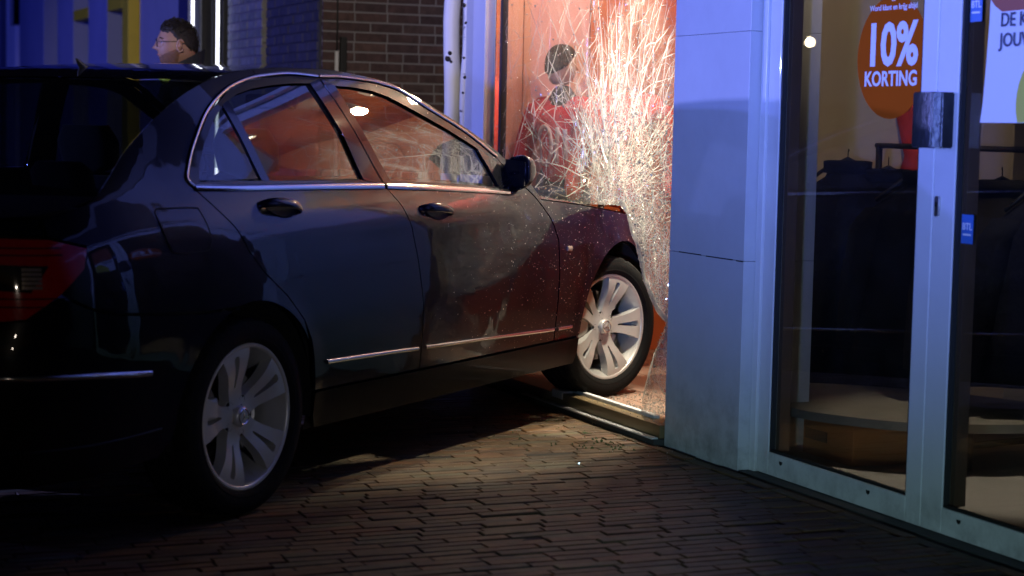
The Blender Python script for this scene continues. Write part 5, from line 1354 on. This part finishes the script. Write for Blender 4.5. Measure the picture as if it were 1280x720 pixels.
# red garment on a stand, low in the display (seen mirrored in the doors of the car)
def torso_stand(loc, rz, label, m, h):
    p = empty('display_torso', loc, rz); tag(p, label, 'display torso')
    bm = bmesh.new(); add_tube(bm, [(0,0,.01),(0,0,h-.55)], .014, 10); bm_obj('pole', bm, M['steel'], p, True)
    bm = bmesh.new(); add_lathe(bm, [(.0001,.012),(.15,.012),(.16,0),(.0001,0)], 28, 'Z'); bm_obj('foot', bm, M['steel'], p, True, 40)
    skin_mesh('jacket', [(0,0,h-.62),(0,0,h-.45),(.01,0,h-.25),(0,0,h-.10),(0,0,h-.02),(0,.18,h-.10),(-.02,.25,h-.36),(.05,.25,h-.58),(0,-.18,h-.10),(-.02,-.25,h-.36),(.05,-.25,h-.58)],
        [(0,1),(1,2),(2,3),(3,4),(3,5),(5,6),(6,7),(3,8),(8,9),(9,10)], [(.17,.13),(.165,.125),(.185,.135),(.15,.11),(.07,.07),.085,.066,.052,.085,.066,.052], m, p)
torso_stand((.77,1.98,.056), R(228), 'orange red jacket on a display stand beside the mannequin, seen through the cracks', M['orangered'], 1.40)
torso_stand((.50,.47,.056), R(185), 'bright red jacket on a display stand behind the pane, next to the pillar', M['redcloth'], 1.52)
torso_stand((1.30,1.22,.056), R(190), 'dark jacket on a tall display stand against the veneered backdrop', M['coat_navy'], 1.95)
hg = empty('hanging_dress', (1.32,.13,1.50), R(70)); tag(hg, 'red dress hanging behind the dark coats inside the door', 'dress')
bm = bmesh.new(); secs = [(0,.03,.035),(-.05,.05,.15),(-.18,.07,.16),(-.34,.075,.12),(-.6,.12,.19),(-.82,.15,.24)]; rings = []
for z, hx, hy in secs: rings.append([bm.verts.new((hx*math.cos(2*math.pi*k/24)*(1+.1*math.sin(k*1.7)), hy*math.sin(2*math.pi*k/24), z)) for k in range(24)])
for i in range(len(rings)-1):
    for k in range(24): bm.faces.new((rings[i][k], rings[i][(k+1) % 24], rings[i+1][(k+1) % 24], rings[i+1][k]))
bm_obj('dress', bm, M['redcloth'], hg, True)
bm = bmesh.new(); add_tube(bm, [(0,-.14,-.06),(0,0,.03),(0,.14,-.06)], .006, 6); add_tube(bm, [(0,0,.03),(0,0,.12)], .003, 6); bm_obj('hanger', bm, M['darkmetal'], hg, True)

# ------------------------------------------------------------------ ceiling lamps of the display and the shop (they light the scene)
M['lampglow'] = mat('lamp_lens', (1,.85,.65), .3, emit=((1,.80,.55), 25.0)); M['lampbody'] = mat('lamp_body_white', (.7,.7,.68), .4)
WARM = (1.0,.80,.56)
def ceiling_lamp(x, y, z, energy, label, aim=None, col=WARM, cone=None, soft=.04):
    c = empty('ceiling_lamp', (x, y, z)); tag(c, label, 'ceiling lamp', 'ceiling lamps of the shop')
    bm = bmesh.new(); add_lathe(bm, [(.0001,0),(.048,0),(.05,-.004),(.05,-.075),(.044,-.078),(.040,-.060)], 28, 'Z'); bm_obj('housing', bm, M['lampbody'], c, True, 40)
    bm = bmesh.new(); add_lathe(bm, [(.0001,-.064),(.030,-.064),(.040,-.062)], 24, 'Z'); bm_obj('lens', bm, M['lampglow'], c, True)
    if energy:
        l = lamp('ceiling_lamp_light', 'SPOT' if cone else 'POINT', (x, y, z-.11), energy, col, target=aim, shadow_soft_size=soft)
        if cone: l.data.spot_size = R(cone); l.data.spot_blend = .5
ceiling_lamp(.60,1.80,2.58,34,'ceiling lamp at the far end of the display box')
ceiling_lamp(.95,1.05,2.58,40,'ceiling lamp in the middle of the display box')
NEUT = (1.0,.90,.70)
ceiling_lamp(.34,.13,2.55,420,'ceiling spot behind the pillar, aimed at the front wheel', aim=(.16,.95,.35), cone=46, col=NEUT)
ceiling_lamp(.80,.45,2.56,330,'ceiling spot turned to the torn corner of the pane', aim=(.08,.50,1.0), cone=50, col=NEUT)
ceiling_lamp(.80,1.20,2.56,300,'ceiling spot turned to the middle of the pane', aim=(.08,1.05,1.3), cone=56, col=NEUT)
ceiling_lamp(.62,-1.9,2.74,65,'ceiling lamp inside the door, turned to the partition', aim=(1.0,.2,1.6), cone=60, col=(1,.84,.62))
ceiling_lamp(.50,-1.65,2.74,120,'ceiling lamp just inside the door, over the low table', aim=(.80,-1.25,0), cone=40, col=(1,.93,.8))


# ------------------------------------------------------------------ birch trunks beside the window
def birch_mat():
    m = mat('birch_bark', (.72,.71,.68), .6, noise=(20,.1), bump=(40,.3)); nt = m.node_tree; N = nt.nodes; L = nt.links; p = N['Principled BSDF']
    tc = N.new('ShaderNodeTexCoord'); mp = N.new('ShaderNodeMapping'); mp.inputs['Scale'].default_value = (14,14,38); L.new(tc.outputs['Object'], mp.inputs['Vector'])
    nz = N.new('ShaderNodeTexNoise'); nz.inputs['Scale'].default_value = 1.0; nz.inputs['Detail'].default_value = 4; L.new(mp.outputs[0], nz.inputs['Vector'])
    cr = N.new('ShaderNodeValToRGB'); cr.color_ramp.elements[0].position = .62; cr.color_ramp.elements[0].color = (.72,.71,.68,1); cr.color_ramp.elements[1].position = .70; cr.color_ramp.elements[1].color = (.07,.06,.055,1)
    L.new(nz.outputs['Fac'], cr.inputs['Fac']); L.new(cr.outputs['Color'], p.inputs['Base Color']); return m
M['birch'] = birch_mat(); M['knot'] = mat('birch_knot', (.03,.025,.022), .9, bump=(80,.4)); M['birchsmooth'] = mat('pale_birch_bark', (.74,.74,.74), .55, noise=(6,.08), bump=(25,.15))
def birch(x, y, r, label, m, knots, lean=0.0, seed=1):
    b = empty('birch_trunk', (x, y, 0)); tag(b, label, 'tree trunk'); r_ = random.Random(seed)
    bm = bmesh.new(); pts = [(lean*i*.1+.006*math.sin(i*1.3+seed), .006*math.cos(i*.9+seed), i*.15) for i in range(24)]
    add_tube(bm, pts, [r*(1.06-.006*i+.03*math.sin(i*2.1)) for i in range(24)], 20); bm_obj('trunk', bm, m, b, True)
    for z, a, s in knots:
        bm = bmesh.new(); c = Vector((math.cos(a)*r*.95, math.sin(a)*r*.95, z)); n = Vector((math.cos(a), math.sin(a), .2)).normalized()
        add_tube(bm, [c-n*.01, c+n*s*.35, c+n*s*.8+Vector((0,0,s*.3))], [s*.85,s*.6,s*.25], 8); bm_obj('knot', bm, M['knot'], b, True)
    return b
birch(.135,2.765,.044, 'thick pale birch trunk standing at the shop corner by the brick wall', M['birchsmooth'], [(1.60,R(215),.022),(1.63,R(230),.016),(1.585,R(240),.012)], 0, 2)
birch(.125,2.555,.022, 'thin birch trunk with dark knots between thick trunk and window post', M['birch'], [(1.87,R(220),.014),(1.78,R(260),.012),(1.60,R(230),.010),(1.50,R(250),.014),(1.42,R(225),.009)], .004, 5)

# ------------------------------------------------------------------ brick house beyond the alley
RB = [(.075,.042,.042),(.095,.052,.05),(.06,.036,.04),(.11,.06,.052),(.085,.055,.055)]
M['redbrick'] = rand_brick_mat('red_brown_brick', RB, .85, False, bump=(35,.5,.004)); M['redbrick_i'] = rand_brick_mat('red_brown_bricks', RB, .85, True, bump=(35,.5,.004))
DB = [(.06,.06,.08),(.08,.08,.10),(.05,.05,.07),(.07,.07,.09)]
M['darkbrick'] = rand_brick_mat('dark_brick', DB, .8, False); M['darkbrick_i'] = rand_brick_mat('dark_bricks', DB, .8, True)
GB = [(.22,.24,.22),(.26,.27,.25),(.19,.21,.20),(.24,.25,.21),(.28,.28,.27)]
M['greybrick'] = rand_brick_mat('grey_brick', GB, .8, False); M['greybrick_i'] = rand_brick_mat('grey_bricks', GB, .8, True)
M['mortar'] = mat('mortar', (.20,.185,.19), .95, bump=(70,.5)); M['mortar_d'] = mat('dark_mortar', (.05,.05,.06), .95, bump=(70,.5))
house = empty('brick_house', (0,5.07,0)); tag(house, 'brick house with dark street side across the alley behind the car', 'house')
BL, BH, JT = .21, .052, .0115
def brick_wall(parent, p0, d, n, length, z0, z1, mats, vis, header_every=2, jitter=.002):
    """wall face from p0 along unit d, outward normal n; bricks in the vis z-range are objects"""
    m1, m2, mo = mats; d = Vector(d); n = Vector(n); up_ = Vector((0,0,1))
    base = [Vector(p0)+d*a*length+up_*z for a, z in ((0,z0),(1,z0),(1,z1),(0,z1))]
    w_ = mesh_obj('wall', base+[b-n*.2 for b in base], [(0,1,2,3),(4,7,6,5),(0,4,5,1),(3,2,6,7),(0,3,7,4),(1,5,6,2)], mo, parent)
    # one brick mesh, proud of the mortar; local x along the wall, y up, z outwards
    fullb = brick_mesh('brick', BL, BH, .03, .003, m1); halfb = brick_mesh('brick', BL/2-JT/2, BH, .03, .003, m1)
    Vv, Ff = [], []; row = 0; z = z0+BH/2
    while z < z1-.02:
        x = -(.0 if row % 2 == 0 else .55*BL); k = 0
        while x < length:
            hb = rnd.random() < .16; L_ = (BL/2-JT/2) if hb else BL
            a, b = max(0.0, x), min(length, x+L_)
            if b-a > .03:
                me = fullb if not hb else halfb
                sx = (b-a)/L_
                loc = Vector(p0)+d*((a+b)/2)+up_*z+n*(.008+(rnd.random()-.5)*2*jitter)
                rotm = Matrix((d, up_, n)).transposed().to_4x4()
                mt = Matrix.Translation(loc) @ rotm @ Matrix.Rotation((rnd.random()-.5)*.012, 4, 'Z') @ Matrix.Diagonal((sx,1,1,1))
                if vis[0] < z < vis[1] and vis[2] <= (a+b)/2 <= vis[3]:
                    o = bpy.data.objects.new('brick', me); link(o, w_); o.matrix_local = mt
                else:
                    bb = len(Vv); Vv += [tuple(mt @ v.co) for v in me.vertices]; Ff += [tuple(bb+i for i in p.vertices) for p in me.polygons]
            x += L_+JT
        row += 1; z += BH+JT
    if Vv: o = mesh_obj('bricks', Vv, Ff, m2, w_); tag(o, kind='stuff')
    return w_
H0 = -5.07
brick_wall(house, (.135,0,0), (1,0,0), (0,-1,0), 3.0, 0, 4.2, (M['redbrick'], M['redbrick_i'], M['mortar']), (1.18,2.14,0,1.12))
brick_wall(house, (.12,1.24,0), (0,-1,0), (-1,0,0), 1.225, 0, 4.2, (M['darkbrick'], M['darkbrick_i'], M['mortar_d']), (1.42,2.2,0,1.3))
brick_wall(house, (.085,2.16,0), (0,-1,0), (-1,0,0), .92, 0, 4.2, (M['greybrick'], M['greybrick_i'], M['mortar']), (1.45,2.25,0,1.0))
box('roof_edge', (-.05,3.2,-.05,2.2,4.2,4.35), M['plinth'], house, .01)
bm = bmesh.new(); add_tube(bm, [(.225,-.022,4.1),(.222,-.022,2.4),(.228,-.022,1.9),(.226,-.022,1.70)], .006, 8); bm_obj('cable', bm, M['rubber'], house, True)
bm = bmesh.new(); add_tube(bm, [(.226,-.024,1.71),(.226,-.024,.4)], .013, 10); bm_obj('conduit', bm, M['st_white'], house, True)
bm = bmesh.new(); add_box(bm, .245,.285,-.05,-.012,.3,1.80,.004); bm_obj('downpipe', bm, M['rubber'], house)

# ------------------------------------------------------------------ shop with white light strips further along
M['tube_light'] = mat('white_light_tube', (1,1,1), .4, emit=((.86,.88,1.0), 3.2)); M['greywall'] = mat('grey_render', (.30,.31,.34), .85, noise=(3,.15), bump=(25,.25)); M['navyjamb'] = mat('navy_jamb', (.035,.04,.10), .5)
M['darkglass'] = glass_mat('dark_window_glass', (.25,.27,.30), .02, 1.5, haze=.01); M['bluepier'] = mat('blue_grey_pier', (.22,.24,.36), .75, noise=(2,.2), bump=(20,.2)); M['yellow'] = mat('yellow_frame_paint', (.62,.46,.02), .5, noise=(8,.15))
M['bluewall'] = mat('blue_grey_wall', (.20,.21,.26), .8, noise=(4,.2))
ls = empty('light_strip_shop', (.12,8.7,0)); tag(ls, 'grey rendered shop with two white light strips beside its glass door', 'shop')
Y0 = -8.7
def bb(name, x0, x1, y0, y1, z0, z1, m, par, bev=.004, oy=Y0, ox=-.12): return box(name, (x0+ox, x1+ox, y0+oy, y1+oy, z0, z1), m, par, bev)
for y0, y1, zz in ((7.262,7.282,.3),(8.048,8.068,.3)): bb('light_strip', .0,.02,y0,y1,zz,3.2,M['tube_light'],ls,.006)
dr_ = bb('glass_door', .10,.12,7.36,7.98,.1,2.6,M['darkglass'],ls,0)
for y0, y1 in ((7.31,7.36),(7.62,7.66),(7.98,8.03)): bb('door_frame', .06,.14,y0,y1,.02,2.65,M['darkmetal'],ls)
bb('door_head', .05,.14,7.30,8.03,2.66,4.0,M['navyjamb'],ls)
bb('jamb', -.02,.30,8.09,8.42,0,4.0,M['navyjamb'],ls); bb('wall', .08,.40,8.43,10.34,0,4.0,M['greywall'],ls)
bb('inner_wall', 1.6,1.7,7.3,8.05,0,3.2,M['greywall'],ls); bb('inner_side', .3,1.6,8.0,8.05,0,3.2,M['greywall'],ls); bb('name_plate', .098,.108,7.45,7.58,1.62,1.69,M['yellow'],dr_)
dr_c = [c for c in dr_.children][0]; dr_c.location = (0,0,0)

# ------------------------------------------------------------------ arcade building with yellow window frames
ar = empty('arcade_building', (.12,15,0)); tag(ar, 'building with blue grey piers and yellow framed windows at the street end', 'building'); A0 = -15
def ab(name, x0, x1, y0, y1, z0, z1, m, par=ar, bev=.006): return bb(name, x0, x1, y0, y1, z0, z1, m, par, bev, A0)
for y0, y1, xo in ((11.33,12.27,-.02),(13.11,14.05,-.02),(14.89,16.64,-.03),(19.5,21.0,-.02),(22.2,23.2,-.02)): ab('pier', xo, .5, y0, y1, 0, 4.4, M['bluepier'])
ab('bright_pier', -.03, .3, 16.98, 17.58, 0, 2.35, M['st_white'], ar)
for y0, y1, m_ in ((10.66,11.31,'darkglass'),(12.29,13.09,'darkglass'),(14.07,14.87,'darkglass'),(17.6,19.45,'darkglass')):
    w_ = ab('window', .14,.15,y0,y1,.5,3.6,M[m_],ar,0)
    f_ = ab('window_mullion', .10,.18,(y0+y1)/2+.05,(y0+y1)/2+.10,.5,3.6,M['st_white'],ar)
ab('back_wall', 1.2,1.3,10.5,24,0,4.4,M['bluewall']); ab('parapet', -.05,1.3,10.36,24,4.4,4.7,M['bluewall']); ab('inner_wall', .6,.65,14.0,14.9,0,3.5,M['salmon'])
ab('yellow_post', -.02,.10,10.37,10.63,0,2.34,M['yellow']); ab('yellow_beam', -.02,.10,10.64,11.32,2.245,2.42,M['yellow']); ab('yellow_beam', -.02,.10,12.28,13.10,2.23,2.335,M['yellow'])
for k in range(7): ab('ladder_rung', .0,.03,10.64,10.74,1.5+k*.11,1.52+k*.11,M['plinth'])
# cloth signs seen through the arcade windows
for y, z, m_, nm in ((14.55,1.55,'orangered','orange'),(14.62,1.75,'st_blue','blue'),(18.4,2.0,'st_white','white')):
    ab('display_card', .30,.31,y-.10,y+.10,z-.22,z+.18,M[m_],ar,.002)

# ------------------------------------------------------------------ small litter by the threshold
def leaf(x, y, rz, s, label, m):
    bm = bmesh.new(); o_ = [(0,-1),(.35,-.55),(.5,0),(.3,.55),(0,1),(-.28,.5),(-.48,0),(-.3,-.6)]
    c = bm.verts.new((0,0,.25*s)); ring = [bm.verts.new((a*s, b*s, (.1+.35*abs(b)*(.4+.6*abs(a)))*s)) for a, b in o_]
    for i in range(8): bm.faces.new((c, ring[i], ring[(i+1) % 8]))
    r = bmesh.ops.extrude_face_region(bm, geom=bm.faces[:]); bmesh.ops.translate(bm, verts=[v for v in r['geom'] if isinstance(v, bmesh.types.BMVert)], vec=(0,0,.0012))
    o = bm_obj('dead_leaf', bm, m, None); o.location = (x, y, .004); o.rotation_euler = (0,0,rz); tag(o, label, 'leaf', 'leaves on the pavement'); return o
leaf(-.20,.30,.4,.028,'dark dead leaf on the pavers just in front of the broken window sill', M['moss'])
leaf(-.30,.12,1.7,.022,'small brown leaf on the pavers near the pillar foot', M['leaf'])
leaf(-1.25,-.75,2.6,.020,'brown leaf on the dark pavers below the car door', M['leaf'])
V, F = [], []
for k in range(260):
    x, y = -.16-.45*rnd.random()**1.5, -.1+1.1*rnd.random(); cx_, cy_ = -.24, .06
    if rnd.random() > .15+.85*math.exp(-((x-cx_)**2+(y-cy_)**2)/.012): continue
    s = .003+.005*rnd.random(); b = len(V); V += [(x-s,y-s,-.002),(x+s,y-s,-.002),(x,y+s,-.002),(x,y,.006)]; F += [(0+b,1+b,3+b),(1+b,2+b,3+b),(2+b,b,3+b)]
o = mesh_obj('moss', V, F, M['moss']); tag(o, 'patch of green moss growing in the paver joints', kind='stuff')
